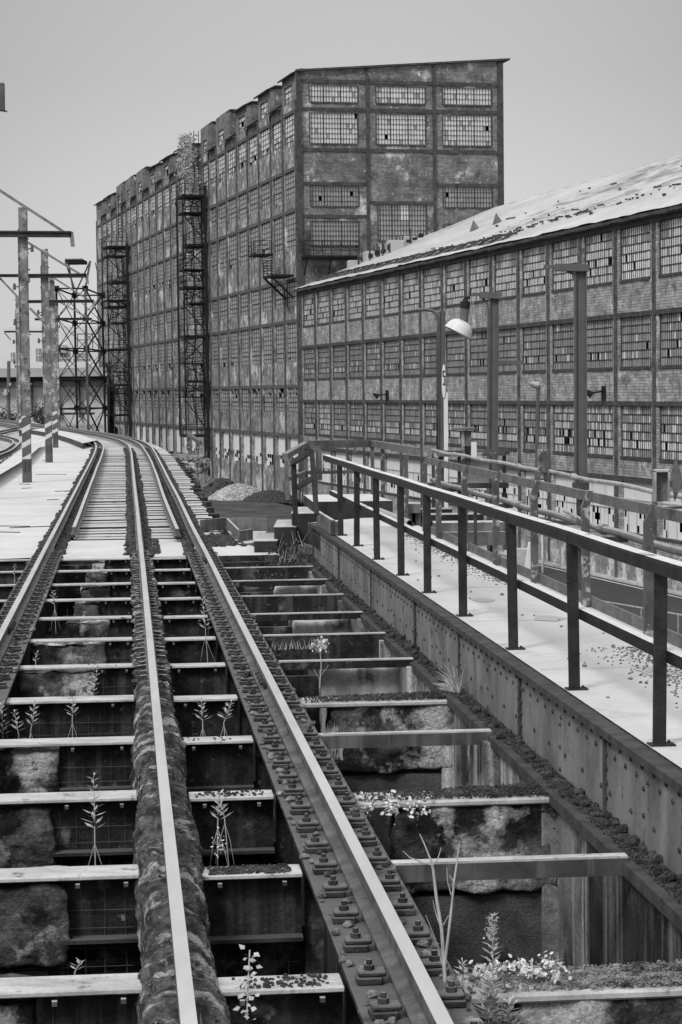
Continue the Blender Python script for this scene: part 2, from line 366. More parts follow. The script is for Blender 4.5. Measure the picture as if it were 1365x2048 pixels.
pl = MB(FW); pl.box(T_END, 0, -.5, .05, 0, 1.35); pl.build('plinth', 'plaster', hall)
# gable end next to the street, far side and dark interior
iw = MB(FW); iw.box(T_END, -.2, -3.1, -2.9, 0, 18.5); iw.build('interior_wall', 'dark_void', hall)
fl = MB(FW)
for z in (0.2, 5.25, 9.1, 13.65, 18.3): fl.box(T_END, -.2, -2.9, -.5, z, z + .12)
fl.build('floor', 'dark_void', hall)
ge = MB(FW)
ge.box(T_END - .4, T_END, -36, 0, 0, 18.7)
ge.hexa([FW(T_END - .4, .3, 18.7), FW(T_END - .4, -18, 25.7), FW(T_END - .4, -36, 18.7), FW(T_END - .4, -18, 18.7), FW(T_END, .3, 18.7), FW(T_END, -18, 25.7), FW(T_END, -36, 18.7), FW(T_END, -18, 18.7)])
ge.box(T_END, -.3, -36, -35.6, 0, 18.7); ge.box(-.3, 0, -36, -.5, 0, 18.5); ge.build('gable_wall', 'brick_end', hall)
bd = MB(FW)
for a, b in BANDS: bd.box(T_END, 0, -.3, .07, a, b)
bd.build('floor_beam', 'beam_steel', hall)
for k in range(NB):
    c = MB(FW); w_ = .17
    c.box(bx[k] - w_, bx[k] + w_, .0, .08, .0, 18.45); c.box(bx[k] - .05, bx[k] + .05, .08, .13, 0, 18.45)
    c.build('pilaster', 'column_steel', hall)
def hall_window(k, row):
    z0, z1 = ROWS[row]; a1 = bx[k] - .55; a0 = bx[k] - BAY + .55
    wm = MB(FW); nc, nr = 15, 6; dw = (a1 - a0) / nc; dz = (z1 - z0) / nr
    for i in range(nc):
        for j in range(nr):
            x0, x1 = a0 + i * dw, a0 + (i + 1) * dw; y0, y1 = z0 + j * dz, z0 + (j + 1) * dz
            ph = noise.noise(Vector((k * 3.1, row * 7.7, 0))) ; r = R(); hole = 0; mi = 1
            if row == 2 and j in (1, 2): cl = noise.noise(Vector((k * 1.7, i * .35, j * .9))); hole = (.16 if j == 1 else .08) + cl * .3; palep = (.78 if j == 1 else .34) + cl * .4
            elif row == 1 and j in (1, 2): hole, palep = (.10, .22) if j == 1 else (.04, .06)
            elif row == 0 and j in (1, 2): hole, palep = .09, .2
            else: hole, palep = .008, .03
            if row == 0: mi = 2 if j < 4 or 3 < i < 11 or R() < .1 else 1
            elif row == 1: mi = 1
            else: mi = 1 if R() < .8 + ph else 2
            if row == 0 and j >= 4 and (i <= 3 or i >= 11) and (i + k) % 2: mi = 1
            if R() < hole and j > 0: continue
            if R() < palep and j > 0: mi = 3
            if row == 0 and mi == 2 and R() < .12: mi = 1
            n0 = -.125 + (U(-.012, .012))
            wm.quad((x0, n0, y0), (x1, n0 + .015, y0), (x1, n0 + .015, y1), (x0, n0, y1), mi)
    for i in range(nc + 1):
        x = a0 + i * dw; h = .05 if i % 5 else .085; wm.box(x - h / 2, x + h / 2, -.10, -.092, z0, z1)
    for j in range(nr + 1):
        z = z0 + j * dz; wm.box(a0, a1, -.09, -.08, z - .025, z + .025)
    o = wm.build('window', ['muntin', 'glass_grey', 'glass_pale', 'white_board'], hall)
    f = MB(FW); f.box(a0 - .03, a0 + .06, -.2, -.06, z0, z1 - .01); f.box(a1 - .06, a1 + .03, -.2, -.06, z0, z1 - .01); f.box(a0 + .06, a1 - .06, -.2, .05, z0 - .15, z0)
    f.build('window_frame', 'beam_steel', o)
for row in range(3):
    for k in range(NB - 1): hall_window(k, row)
# the pale boarded ground floor windows with dark broken lights
for k in range(NB - 1):
    a1 = bx[k] - .3; a0 = bx[k] - BAY + .3; z0, z1 = 2.55, 5.18; wm = MB(FW); nc = 16; nr = 7; dw = (a1 - a0) / nc; dz = (z1 - z0) / nr
    for i in range(nc):
        for j in range(nr):
            if j in (0, 1, 2, 3) and R() < (.22 if j in (1, 2) else .08) and 1 < i < nc - 1: continue
            wm.quad((a0 + i * dw, -.2, z0 + j * dz), (a0 + (i + 1) * dw, -.2, z0 + j * dz), (a0 + (i + 1) * dw, -.2, z0 + (j + 1) * dz), (a0 + i * dw, -.2, z0 + (j + 1) * dz), 1)
    for i in range(1, nc, 4): wm.box(a0 + i * dw - .02, a0 + i * dw + .02, -.19, -.165, z0, z1 - .9, 0)
    wm.box(a0, a1, -.16, -.14, z1 - .95, z1 - .91, 0); wm.box(a0, a1, -.16, -.14, z0 + 3 * dz - .02, z0 + 3 * dz + .02, 0)
    o = wm.build('boarded_window', ['far_grey', 'white_board'], hall)
    f = MB(FW); f.box(a0, a1, -.25, .05, z0 - .14, z0 - .003); f.build('window_sill', 'beam_steel', o)
# roof: bent sheet with torn eave
rf = MB(FW); nt_, nn_ = 90, 14
def roofz(n): return 18.72 + (0.45 - n) * (7.1 / 18.0)
grid = {}
for i in range(nt_ + 1):
    for j in range(nn_ + 1):
        t = T_END - .6 + (0.2 - T_END + .6) * i / nt_; n = .45 - 18.2 * j / nn_
        e = U(-.10, .10) if j == 0 else 0
        grid[i, j] = FW(t, n + e, roofz(n) + noise.noise(Vector((t * .35, n * .5, 3))) * (.10 if j else .04) + (U(0, .06) if j == 0 else 0))
for i in range(nt_):
    for j in range(nn_):
        mi = 1 if (i < 52 and j > 2) and noise.noise(Vector((i * .13, j * .4, 9))) > -.25 else 0
        rf.face([grid[i, j], grid[i + 1, j], grid[i + 1, j + 1], grid[i, j + 1]], mi)
rf.quad((T_END - .6, -17.75, 25.9), (.2, -17.75, 25.9), (.2, -36.4, 18.6), (T_END - .6, -36.4, 18.6))
rf.quad((T_END - .6, .40, 18.58), (.2, .40, 18.58), (.2, -17.75, 25.5), (T_END - .6, -17.75, 25.5))
roof = rf.build('roof', ['roof_pale', 'roof_worn'], hall, smooth=False)
fs = MB(FW)
for i in range(70):
    t0 = T_END + i * (abs(T_END) / 70); fs.box(t0, t0 + abs(T_END) / 70 - .02, .36, .44, 18.45 + U(0, .06), 18.66)
fs.build('fascia', 'beam_steel', roof)
# torn gutter and flashing above the eave on the far half
gt = MB(FW)
for i in range(110):
    t = -56 + i * .5; n = -1.2 - (i / 110) * .6; z = roofz(n)
    gt.bar(FW(t, n, z + .12 + U(0, .08)), FW(t + .5, n, z + .12 + U(0, .08)), .1, .12, 0)
    if i % 5 == 0: gt.bar(FW(t, n, z + .2), FW(t + U(-.2, .2), n + 1.0, roofz(n + 1.0) + .1), .08, .1)
    if i % 3 == 0: gt.quad((t, n + .9, roofz(n + .9) + .06), (t + 1.3, n + .9, roofz(n + .9) + .06), (t + 1.3, n + .35, roofz(n + .35) + .12), (t, n + .35, roofz(n + .35) + .12), 0)
gt.build('torn_gutter', 'beam_steel', roof)
# loose things along the roof
db = MB(FW)
for i in range(150):
    t = U(-80, -30); n = -1.5 - (abs(t + 40) / 40) * 4 + U(-.8, .8) if R() < .7 else U(-16, -2)
    z = roofz(n); s_ = U(.04, .16)
    if R() < .5: db.rock(FW(t, n, z + s_ * .4), s_, .8)
    else: db.bar(FW(t, n, z + .1), FW(t + U(-1, 1), n + U(-.2, .2), z + .1), .08, .08)
stuff(db.build('debris', 'beam_steel'), 'scattered dark rubble and loose battens on the pale hall roof', 'rubble')
for (x, y, lab) in ((951, 460, 'small dark pyramid roof vent nearer the tall brick end wall'), (997, 447, 'small dark pyramid roof vent nearer the worn roof slope')):
    r = ray(x, y)   # meet the roof plane
    best = min(((FW(t_ * .5, -n_ * .25, roofz(-n_ * .25)) - Vector((0, 0, CH))).normalized().cross(r.normalized()).length, t_, n_) for t_ in range(-120, 0) for n_ in range(0, 70))
    t, n = best[1] * .5, -best[2] * .25; z = roofz(n); v = MB(FW)
    base = [FW(t - .45, n - .3, z - .1), FW(t + .45, n - .3, z - .1), FW(t + .45, n + .35, z - .25), FW(t - .45, n + .35, z - .25)]; tip = FW(t, n + .15, z + .75)
    for i in range(4): v.face([base[i], base[(i + 1) % 4], tip])
    v.face(base); tag(v.build('roof_vent', 'bar_old'), lab, 'roof vent', 'pyramid vents on the hall roof')
# roof equipment beside the tall end wall
ac = thing('roof_equipment', 'cluster of pale boxes and short pipes on the roof by the end wall', 'roof equipment', FW(-4, -6, roofz(-6)))
b1 = MB(FW)
for (dt, dn, w_, d_, h_) in ((0, 0, 1.3, 1.2, 1.5), (-1.5, -1.6, 1.1, 1.3, 1.8), (-.3, -3.0, 1.4, 1.2, 1.6), (1.2, 1.2, .9, 1., 1.1)):
    b1.box(-4 + dt, -4 + dt + w_, -5 + dn - d_, -5 + dn, roofz(-5 + dn) - .2, roofz(-5 + dn) + h_ * .6)
b1.build('cabinet', 'far_grey', ac, bevel=.03)
b2 = MB(FW)
for i in range(16):
    t, n = -4 + U(-1.6, 1.8), -5 + U(-4.2, .8); b2.tube([FW(t, n, roofz(n)), FW(t, n, roofz(n) + U(.7, 1.3))], .07, 6)
b2.build('pipe', 'beam_steel', ac)
b3 = MB(FW)
for i in range(9):
    t, n = -5.35 , -5 - i * .55; b3.box(t - .02, t + .0, n - .2, n + .2, roofz(n) + .2, roofz(n) + U(.4, .7))
b3.build('louver', 'dark_steel', ac)
# small wall lamps on the hall
for (x, y, lab) in ((1212, 785, 'small bent wall lamp on the brick between the two far windows of the near bays'), (778, 790, 'small wall lamp on the pale stained brick beyond the dome lamp post')):
    r = ray(x, y); k_ = r.x / r.y; t = (k_ * P0.y - P0.x) / (D1.x - k_ * D1.y); p = FW(t, 0, 0); z = CH + r.z / r.y * p.y
    q = MB(); q.tube([FW(t, .1, z + .1), FW(t, .6, z), FW(t, .9, z - .1)], .05, 6); q.tube([FW(t, .8, z - .12), FW(t, 1.15, z + .12)], [.2, .08], 8)
    q.bar(FW(t, .04, z - .45), FW(t, .04, z + .35), .4, .06)
    tag(q.build('wall_lamp', 'dark_steel'), lab, 'wall lamp', 'lamps on the hall wall')

# ================================================================== TALL MILL BUILDING
mill = thing('mill_building', 'tall eight storey derelict factory block with brick end wall and stepped roof', 'factory building', FW(60, 0, 0))
def zz(z): return 10 + (z - 10) * KZ
CEN = [3.2, 8.1, 13.6, 19.0, 24.3, 29.8, 35.2, 40.3, 44.3, 49.2, 54.4, 59.5, 64.7, 69.9, 75.3, 80.5, 85.9, 91, 96.3, 101.2, 105.2, 109.6, 114.9, 120.1, 125.3, 130.5]
TL = 133.4
EDG = [0.4] + [(CEN[i] + CEN[i + 1]) / 2 for i in range(len(CEN) - 1)] + [TL]
WR = [(34.4, 37.5), (29.26, 31.9), (24.0, 27.8), (18.5, 20.95), (12.95, 16.85), (7.94, 10.35), (2.2, 5.4)]
WR = [(zz(a), zz(b)) for a, b in WR]
TOPL = zz(38.7); TOPH = zz(41.45)
RAISED = {3.2: 'h', 13.6: 'h', 24.3: 'h', 35.2: 'p', 44.3: 'p', 59.5: 'h', 69.9: 'h', 80.5: 'h', 91: 'p', 101.2: 'p', 109.6: 'p', 120.1: 'h', 130.5: 'h'}
sw = MB(FW)
zs = [0] + [v for r_ in reversed(WR) for v in r_] + [TOPL]
for i in range(0, len(zs), 2): sw.box(0, TL, -.5, 0, zs[i], zs[i + 1])
for (z0, z1) in WR:
    for i in range(len(CEN) + 1):
        a = EDG[i]; L_ = (CEN[i - 1] if i > 0 else None); Rr = (CEN[i] if i < len(CEN) else None)
        lo = a - (.7 if i > 0 else .4); hi = a + (.7 if i < len(CEN) else 0)
        if i and EDG[i] - EDG[i - 1] < 4.6: lo = a - .6
        if i < len(CEN) and EDG[i + 1] - EDG[i] < 4.6: hi = a + .6
        sw.box(max(lo, 0), min(hi, TL), -.5, 0, z0, z1)
sw.build('side_wall', 'panel_concrete', mill)
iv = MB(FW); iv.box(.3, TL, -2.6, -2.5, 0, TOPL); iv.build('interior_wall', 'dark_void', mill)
fb = MB(FW)
for (z0, z1) in WR: fb.box(0, TL, -.1, .05, z1, z1 + .3)
fb.build('floor_beam', 'column_steel', mill)
for i, a in enumerate(EDG):
    c = MB(FW); c.box(a - .17, a + .17, 0, .11, 0, TOPL - .05); c.build('pilaster', 'column_steel', mill)
def mill_window(mb, c, hw, z0, z1, kind, nc=4, mi0=0):
    a0, a1 = c - hw, c + hw; nr = max(2, int(round((z1 - z0) / .45))); dw = (a1 - a0) / nc; dz = (z1 - z0) / nr
    gm = 2 if kind == 0 else 1
    for i in range(nc):
        for j in range(nr):
            mi = gm
            if R() < .12: mi = 3 if R() < .5 else 1
            if kind == 0 and j < 2 and R() < .6: mi = 1
            if kind > 0 and kind < 5 and noise.noise(Vector((c * .3, z0, j * .1))) < -.1: mi = 3
            if (kind % 2 == 0 and j < 2 or kind == 5 and j >= nr - 2) and R() < (.16 if kind < 5 else .4):
                # opened leaf: dark gap and a tilted pane
                if R() < .5: mb.quad((a0 + i * dw, -.12, z0 + j * dz), (a0 + (i + .8) * dw, -.12, z0 + j * dz), (a0 + (i + .8) * dw, .1, z0 + (j + .9) * dz), (a0 + i * dw, .1, z0 + (j + .9) * dz), 2)
                continue
            mb.quad((a0 + i * dw, -.12, z0 + j * dz), (a0 + (i + 1) * dw, -.12, z0 + j * dz), (a0 + (i + 1) * dw, -.12, z0 + (j + 1) * dz), (a0 + i * dw, -.12, z0 + (j + 1) * dz), mi)
    for i in range(nc + 1): mb.box(a0 + i * dw - .06, a0 + i * dw + .06, -.11, -.10, z0, z1)
    for j in range(nr + 1): mb.box(a0, a1, -.098, -.088, z0 + j * dz - (.02 if j not in (2, 0, nr) else .05), z0 + j * dz + (.02 if j not in (2, 0, nr) else .05))
wcount = 0; restw = MB(FW)
order = []
for r_, (z0, z1) in enumerate(WR):
    for i, c in enumerate(CEN): order.append((c, r_, z0, z1, i))
order.sort(key=lambda q: q[0])
for (c, r_, z0, z1, i) in order:
    hw = (EDG[i + 1] - EDG[i]) / 2 - .7
    if EDG[i + 1] - EDG[i] < 4.6: hw += .1
    if r_ == 6:
        mb = restw if wcount >= 100 else MB(FW); a0, a1 = c - hw - .35, c + hw + .35; nr = 8; dz = (z1 - z0) / nr; nc = 5; dw = (a1 - a0) / nc
        for ii in range(nc):
            for j in range(nr):
                if j < 3 and c < 60 and R() < .42 and c > 2: continue
                mb.quad((a0 + ii * dw, -.2, z0 + j * dz), (a0 + (ii + 1) * dw, -.2, z0 + j * dz), (a0 + (ii + 1) * dw, -.2, z0 + (j + 1) * dz), (a0 + ii * dw, -.2, z0 + (j + 1) * dz), 4 if c < 44 or 50 < c < 100 else 1)
        for ii in range(nc + 1): mb.box(a0 + ii * dw - .03, a0 + ii * dw + .03, -.19, -.17, z0, z0 + 3 * dz, 4)
    else:
        mb = restw if wcount >= 100 else MB(FW); mill_window(mb, c, hw, z0, z1, r_)
    if mb is not restw:
        mb.build('window', ['muntin', 'glass_grey', 'glass_pale', 'glass_mid', 'white_board'], mill); wcount += 1
o = restw.build('distant_window', ['muntin', 'glass_grey', 'glass_pale', 'glass_mid', 'white_board'], mill); o['kind'] = 'stuff'
# raised roof bays
for i, c in enumerate(CEN):
    a0, a1 = EDG[i], EDG[i + 1]
    if c in RAISED:
        q = MB(FW); hw = (a1 - a0) / 2 - 1.0; z1 = TOPH - (.1 if RAISED[c] == 'h' else -.5)
        w0, w1 = zz(38.7) + .05, zz(40.4)
        q.box(a0, a1, -.4, .02, TOPL, w0); q.box(a0, a1, -.4, .02, w1, z1); q.box(a0, c - hw, -.4, .02, w0, w1); q.box(c + hw, a1, -.4, .02, w0, w1)
        q.box(a0, a0 + .3, -14, -.4, TOPL, z1 + .15, 1); q.box(a1 - .3, a1, -14, -.4, TOPL, z1 + .15, 1)
        d = q.build('roof_dormer', ['panel_plain', 'brick_end'], mill)
        wm = MB(FW); mill_window(wm, c, hw, w0, w1, 0, 3); wm.build('window', ['muntin', 'glass_grey', 'glass_pale', 'glass_mid', 'white_board'], d)
        rr = MB(FW)
        if RAISED[c] == 'h':
            rr.hexa([FW(a0 - .15, .42, z1 - .22), FW(a1 + .15, .42, z1 - .22), FW(a1 + .15, .42, z1 - .08), FW(a0 - .15, .42, z1 - .08), FW(a0 - .15, -.45, z1 + .16), FW(a1 + .15, -.45, z1 + .16), FW(a1 + .15, -.45, z1 + .34), FW(a0 - .15, -.45, z1 + .34)])
        rr.hexa([FW(a0 - .12, -.42, z1 + .14), FW(a1 + .1, -.42, z1 + .14), FW(a1 + .1, -.42, z1 + .34), FW(a0 - .12, -.42, z1 + .34), FW(a0 - .12, -14, z1 + .1), FW(a1 + .1, -14, z1 + .1), FW(a1 + .1, -14, z1 + .3), FW(a0 - .12, -14, z1 + .3)])
        rr.build('hood_roof', 'dark_steel', d)
    else:
        q = MB(FW)
        q.hexa([FW(a0 + .05, .5, TOPL - .15), FW(a1 - .05, .5, TOPL - .15), FW(a1 - .05, .5, TOPL - .02), FW(a0 + .05, .5, TOPL - .02), FW(a0 + .05, -.6, TOPL + .45), FW(a1 - .05, -.6, TOPL + .45), FW(a1 - .05, -.6, TOPL + .58), FW(a0 + .05, -.6, TOPL + .58)])
        q.box(a0, a1, -6, -.5, TOPL - .1, TOPL + .1)
        q.build('awning_roof', 'dark_steel', mill)
mr_ = MB(FW); mr_.quad((0, -12, TOPH + .1), (TL, -12, TOPH + .1), (TL, -18.3, TOPH + .9), (0, -18.3, TOPH + .9)); mr_.build('roof', 'column_steel', mill)
# end wall (frontal brick face)
EW = 18.3
def ez(z): return zz(z)
ew = MB(FE)
winE = [(1.12, 5.42, 38.45, 40.1), (6.99, 11.43, 38.45, 40.1), (12.93, 17.4, 38.45, 40.1),
        (1.1, 5.38, 34.4, 37.4), (6.99, 11.43, 34.4, 37.4), (12.93, 17.4, 34.4, 37.4),
        (1.12, 5.41, 28.25, 30.25), (12.93, 17.4, 28.25, 30.25), (7.06, 11.42, 24.9, 28.45), (1.08, 5.38, 24.4, 26.8), (12.93, 17.4, 23.9, 26.6)]
colsE = [(.0, 6.2), (6.2, 12.16), (12.16, EW)]
for ci, (c0, c1) in enumerate(colsE):
    ws = sorted([w_ for w_ in winE if c0 <= w_[0] < c1], key=lambda q: q[2]); z = 0
    for (s0, s1, a, b) in ws:
        a, b = ez(a), ez(b)
        ew.box(c0, c1, -.5, 0, z, a); ew.box(c0, s0, -.5, 0, a, b); ew.box(s1, c1, -.5, 0, a, b); z = b
    zt0 = ez(41.34) + (c0 / EW) * 1.32; zt1 = ez(41.34) + (c1 / EW) * 1.32
    ew.box(c0, c1, -.5, 0, z, ez(40.9)); z = ez(40.9)
    ew.hexa([FE(c0, -.5, z), FE(c1, -.5, z), FE(c1, 0, z), FE(c0, 0, z), FE(c0, -.5, zt0), FE(c1, -.5, zt1), FE(c1, 0, zt1), FE(c0, 0, zt0)])
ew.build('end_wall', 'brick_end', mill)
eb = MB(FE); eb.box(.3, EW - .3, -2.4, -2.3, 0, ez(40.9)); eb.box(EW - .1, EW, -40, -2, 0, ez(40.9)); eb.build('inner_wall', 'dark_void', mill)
rs = MB(FE); rs.box(EW - .05, EW + .25, -133, -.5, 0, ez(42)); rs.build('rear_wall', 'brick_end', mill)
bm_ = MB(FE)
for z in (40.30, 37.55, 33.6): bm_.box(0, EW, 0, .10, ez(z), ez(z) + .30)
bm_.box(0, 6.05, 0, .1, ez(30.3), ez(30.3) + .27); bm_.box(12.3, EW, 0, .1, ez(30.3), ez(30.3) + .27); bm_.box(.4, 6.05, 0, .1, ez(27.1), ez(27.1) + .27); bm_.box(6.4, 12, 0, .1, ez(28.5), ez(28.5) + .25)
bm_.box(0, EW, 0, .12, ez(22.9), ez(22.9) + .3); bm_.build('wall_beam', 'beam_steel', mill)
for s0, s1 in ((-.02, .42), (6.08, 6.32), (12.04, 12.28), (17.9, 18.42)):
    c = MB(FE); c.box(s0, s1, 0.0, .16, 0, ez(41.3) + s0 / EW * 1.3); c.build('corner_column' if s0 < 0 or s1 > 18 else 'wall_column', 'beam_steel', mill)
cr_ = MB(FE); cr_.hexa([FE(-.15, .35, ez(41.34)), FE(EW + .7, .35, ez(42.95)), FE(EW + .7, -3, ez(42.95)), FE(.8, -3, ez(41.34)), FE(-.15, .35, ez(41.34) + .16), FE(EW + .7, .35, ez(42.95) + .16), FE(EW + .7, -3, ez(42.95) + .16), FE(.8, -3, ez(41.34) + .16)])
cr_.build('cornice', 'beam_steel', mill)
for wi, (s0, s1, a, b) in enumerate(winE):
    a, b = ez(a), ez(b); mb = MB(FE); nc = 17; nr = max(3, int(round((b - a) / .44))); dw = (s1 - s0) / nc; dz = (b - a) / nr
    for i in range(nc):
        for j in range(nr):
            mi = 2 if wi < 6 else 1
            if wi >= 6 and R() < .12: mi = 3
            if wi < 6 and R() < .08: mi = 1
            if R() < .006: continue
            if wi == 8 and 8 <= i <= 10 and j >= nr - 3: mi = 4
            mb.quad((s0 + i * dw, -.15, a + j * dz), (s0 + (i + 1) * dw, -.15, a + j * dz), (s0 + (i + 1) * dw, -.15, a + (j + 1) * dz), (s0 + i * dw, -.15, a + (j + 1) * dz), mi)
    for i in range(nc + 1): h = .018 if i % 6 != 5 else .045; mb.box(s0 + i * dw - h, s0 + i * dw + h, -.14, -.1, a, b)
    for j in range(nr + 1): mb.box(s0, s1, -.098, -.08, a + j * dz - .022, a + j * dz + .022)
    o = mb.build('window', ['muntin', 'glass_grey', 'glass_pale', 'glass_mid', 'white_board'], mill)
    f = MB(FE); f.box(s0 - .05, s0 + .05, -.2, .03, a, b); f.box(s1 - .05, s1 + .05, -.2, .03, a, b); f.box(s0 + .05, s1 - .05, -.2, .08, a - .12, a + .02); f.build('window_frame', 'beam_steel', o)
# balcony on the end wall
bl = MB(FE); bz = zz(23.3)
bl.box(.2, 5.0, .12, 1.5, bz - .15, bz)
for s in [.2 + i * .8 for i in range(7)]: bl.bar(FE(s, 1.45, bz), FE(s, 1.45, bz + 1.25), .07, .07)
for z in (.45, .85, 1.25): bl.bar(FE(.2, 1.45, bz + z), FE(5, 1.45, bz + z), .05, .06); bl.bar(FE(5, .1, bz + z), FE(5, 1.45, bz + z), .05, .06); bl.bar(FE(.2, .1, bz + z), FE(.2, 1.45, bz + z), .05, .06)
for s in (.5, 2.6, 4.8): bl.bar(FE(s, .1, bz - 1.6), FE(s, 1.4, bz - .1), .1, .1)
bo = bl.build('balcony', 'escape_steel', mill)
dd = MB(FE); dd.box(.45, 1.05, .0, .08, bz + .1, bz + 2.2); dd.build('door', 'beam_steel', mill)
# fire escapes: platforms, zigzag flights running along the wall, braces
def fire_escape(tc, zl, n1=2.6, half=2.2, top=None):
    fe = MB(FW); post = MB(FW); top = top or zl[0] + 1.2
    plat = MB(FW)
    for i, z in enumerate(zl):
        sh = .5 if i % 3 == 1 else 0; na, nb = .15 + sh * .3, n1 - (0 if i % 3 != 2 else .7)
        plat.box(tc - half + .2, tc + half, na, nb, z - .26 if i % 2 == 0 else z - .12, z)
        for n in (nb,):
            for zz_ in (.55, 1.1): plat.bar(FW(tc - half + .2, n, z + zz_), FW(tc + half, n, z + zz_), .05, .06)
            for q in range(6): plat.bar(FW(tc - half + .2 + q * (2 * half - .2) / 5, n, z), FW(tc - half + .2 + q * (2 * half - .2) / 5, n, z + 1.1), .05, .05)
        for zz_ in (.55, 1.1): plat.bar(FW(tc - half + .2, na, z + zz_), FW(tc - half + .2, nb, z + zz_), .05, .06)
    e = plat.build('fire_escape', 'escape_steel', mill)
    stt = MB(FW)
    for i in range(len(zl) - 1):
        z1, z0 = zl[i], zl[i + 1]; a, b = (tc - half + .5, tc + half - .5) if i % 2 else (tc + half - .5, tc - half + .5)
        nA = .5 if i % 2 else 1.4; n_ = max(5, int((z1 - z0) / .30))
        for q in range(n_):
            f_ = (q + .5) / n_; stt.box(a + (b - a) * f_ - .14, a + (b - a) * f_ + .14, nA, nA + .85, z0 + (z1 - z0) * f_ - .03, z0 + (z1 - z0) * f_ + .02)
        for n in (nA, nA + .85): stt.bar(FW(a, n, z0), FW(b, n, z1), .06, .2); stt.bar(FW(a, n, z0 + 1), FW(b, n, z1 + 1), .05, .05)
    stt.build('stair', 'escape_steel', e)
    zb = zl[-1]
    for t in (tc - half + .1, tc + half): post.bar(FW(t, n1 - .05, zb - .1), FW(t, n1 - .05, top - 1), .16, .16); 
    post.bar(FW(tc - half, .35, 0), FW(tc - half, .35, top), .3, .3)
    for i in range(len(zl) - 1):
        z1, z0 = zl[i], zl[i + 1]
        if i % 2 == 0: post.bar(FW(tc - half, .3, z1 - .3), FW(tc - half, n1, z0 + .2), .09, .11)
        post.bar(FW(tc - half, n1, z1 - .3), FW(tc - half, .3, z0 + .2), .09, .11)
    post.build('post', 'escape_steel', e)
    return e
sg = 231 / 4400
Z1 = [30.6, 28.8, 25.5, 22.9, 21.1, 19.4, 16.0, 13.1, 11.3, 9.6, 5.6]
fire_escape(44.8, Z1, 2.75, 2.0, 31.5)
Z2 = [10 + (786.5 - y) * 287 / 4400 for y in (493, 512, 562, 600, 612, 645, 697, 742, 768, 785, 828)]
fire_escape(103.2, Z2, 3.0, 2.6, 29.5)
# ladders up to the roof and the cage
for tc, z0, z1 in ((45.6, 31, 37.5), (104, 30, 36.5)):
    ld = MB(FW)
    for n in (.45, .95): ld.bar(FW(tc, n, z0), FW(tc, n, z1), .07, .07)
    for i in range(int((z1 - z0) / .4)): ld.bar(FW(tc, .45, z0 + i * .4), FW(tc, .95, z0 + i * .4), .05, .05)
    ld.build('roof_ladder', 'escape_steel', mill)
# corner stair by the hall roof
cs = MB(FW); zA = zz(21.6); zB = zz(23.6)
cs.box(1.0, 4.5, .2, 2.2, zA - .2, zA); cs.box(6.2, 9.0, .9, 2.6, zB + .2, zB + .35)
for i in range(9): cs.box(4.5 + i * .2, 4.7 + i * .2, 1.0, 2.1, zA + i * .24, zA + i * .24 + .05)
for t, n, z in ((1.2, 2.15, zA), (2.8, 2.15, zA), (4.4, 2.15, zA), (6.4, 2.55, zB + .3), (7.6, 2.55, zB + .3), (8.9, 2.55, zB + .3), (6.4, 1.0, zB + .3)): cs.bar(FW(t, n, z), FW(t, n, z + 1.2), .07, .07)
for h in (.4, .8, 1.2): cs.bar(FW(1.2, 2.15, zA + h), FW(4.4, 2.15, zA + h), .05, .06); cs.bar(FW(6.4, 2.55, zB + .3 + h), FW(8.9, 2.55, zB + .3 + h), .05, .06); cs.bar(FW(6.3, 1.0, zB + .3 + h), FW(6.3, 2.55, zB + .3 + h), .05, .06)
cs.bar(FW(1.2, .2, zA - 2.0), FW(1.2, 2.1, zA - .2), .16, .16); cs.bar(FW(4.2, .2, zA - 2.0), FW(4.2, 2.1, zA - .2), .16, .16)
cs.build('corner_stair', 'escape_steel', mill)
# door openings at the far foot
for a_, b_, c_ in ((98.6, 100.9, 4.3), (116, 118, 5.5)): fo = MB(FW); fo.box(a_, b_, .02, .06, .8, c_); fo.build('doorway', 'dark_void', mill)
# vine over the top of the escape
vn = MB()
for i in range(2600):
    t = 49.5 + random.gauss(0, 2.0); z = U(28.8, 37.5); w_ = 1.2 - abs(z - 34) / 6
    t = 48.8 + random.gauss(0, 1.8) * w_; n = U(.2, 1.0) + (1.2 * R() if z > 33 else 0); p = FW(t, n, z); s_ = U(.07, .17)
    a = Vector((U(-1, 1), U(-1, 1), U(-1, 1))).normalized() * s_; b = a.cross(Vector((U(-1, 1), U(-1, 1), U(-1, 1)))).normalized() * s_ * .6
    vn.face([p - a, p + b, p + a, p - b])
tag(vn.build('climbing_vine', 'leaf_pale'), 'pale leafy vine climbing the upper wall above the longer fire escape', 'vine')

# ================================================================== FAR BACKGROUND
wb = thing('white_building', 'plain white block with small dark windows far behind the steel tower', 'building', at_y(60, 790, 335))
q = MB(); a = at_y(-260, 657, 335); b = at_y(232, 745, 335); q.box(a.x, b.x, 335, 360, 0, a.z); q.build('wall', 'far_white', wb)
def farbox(par, name, mt, x0, x1, y0, y1, Y, th=.3):
    A = at_y(x0, y0, Y); B = at_y(x1, y1, Y); q = MB(); q.box(A.x, B.x, Y - th, Y, B.z, A.z); return q.build(name, mt, par)
for (x0, x1, y0, y1) in ((22, 30, 705, 728), (72, 83, 697, 726), (116, 140, 706, 728), (147, 180, 706, 728)):
    farbox(wb, 'window', 'glass_mid', x0, x1, y0, y1, 335 - .05, .15)
    xm = (x0 + x1) / 2; farbox(wb, 'mullion', 'far_white', xm - .7, xm + .7, y0, y1, 334.8, .1); farbox(wb, 'mullion', 'far_white', x0, x1, (y0 + y1) / 2 - .5, (y0 + y1) / 2 + .5, 334.8, .08)
farbox(wb, 'awning', 'far_grey', 60, 80, 729, 731, 334.8, .6); farbox(wb, 'roof_box', 'far_grey', 118, 134, 690, 706, 334.8, .5)
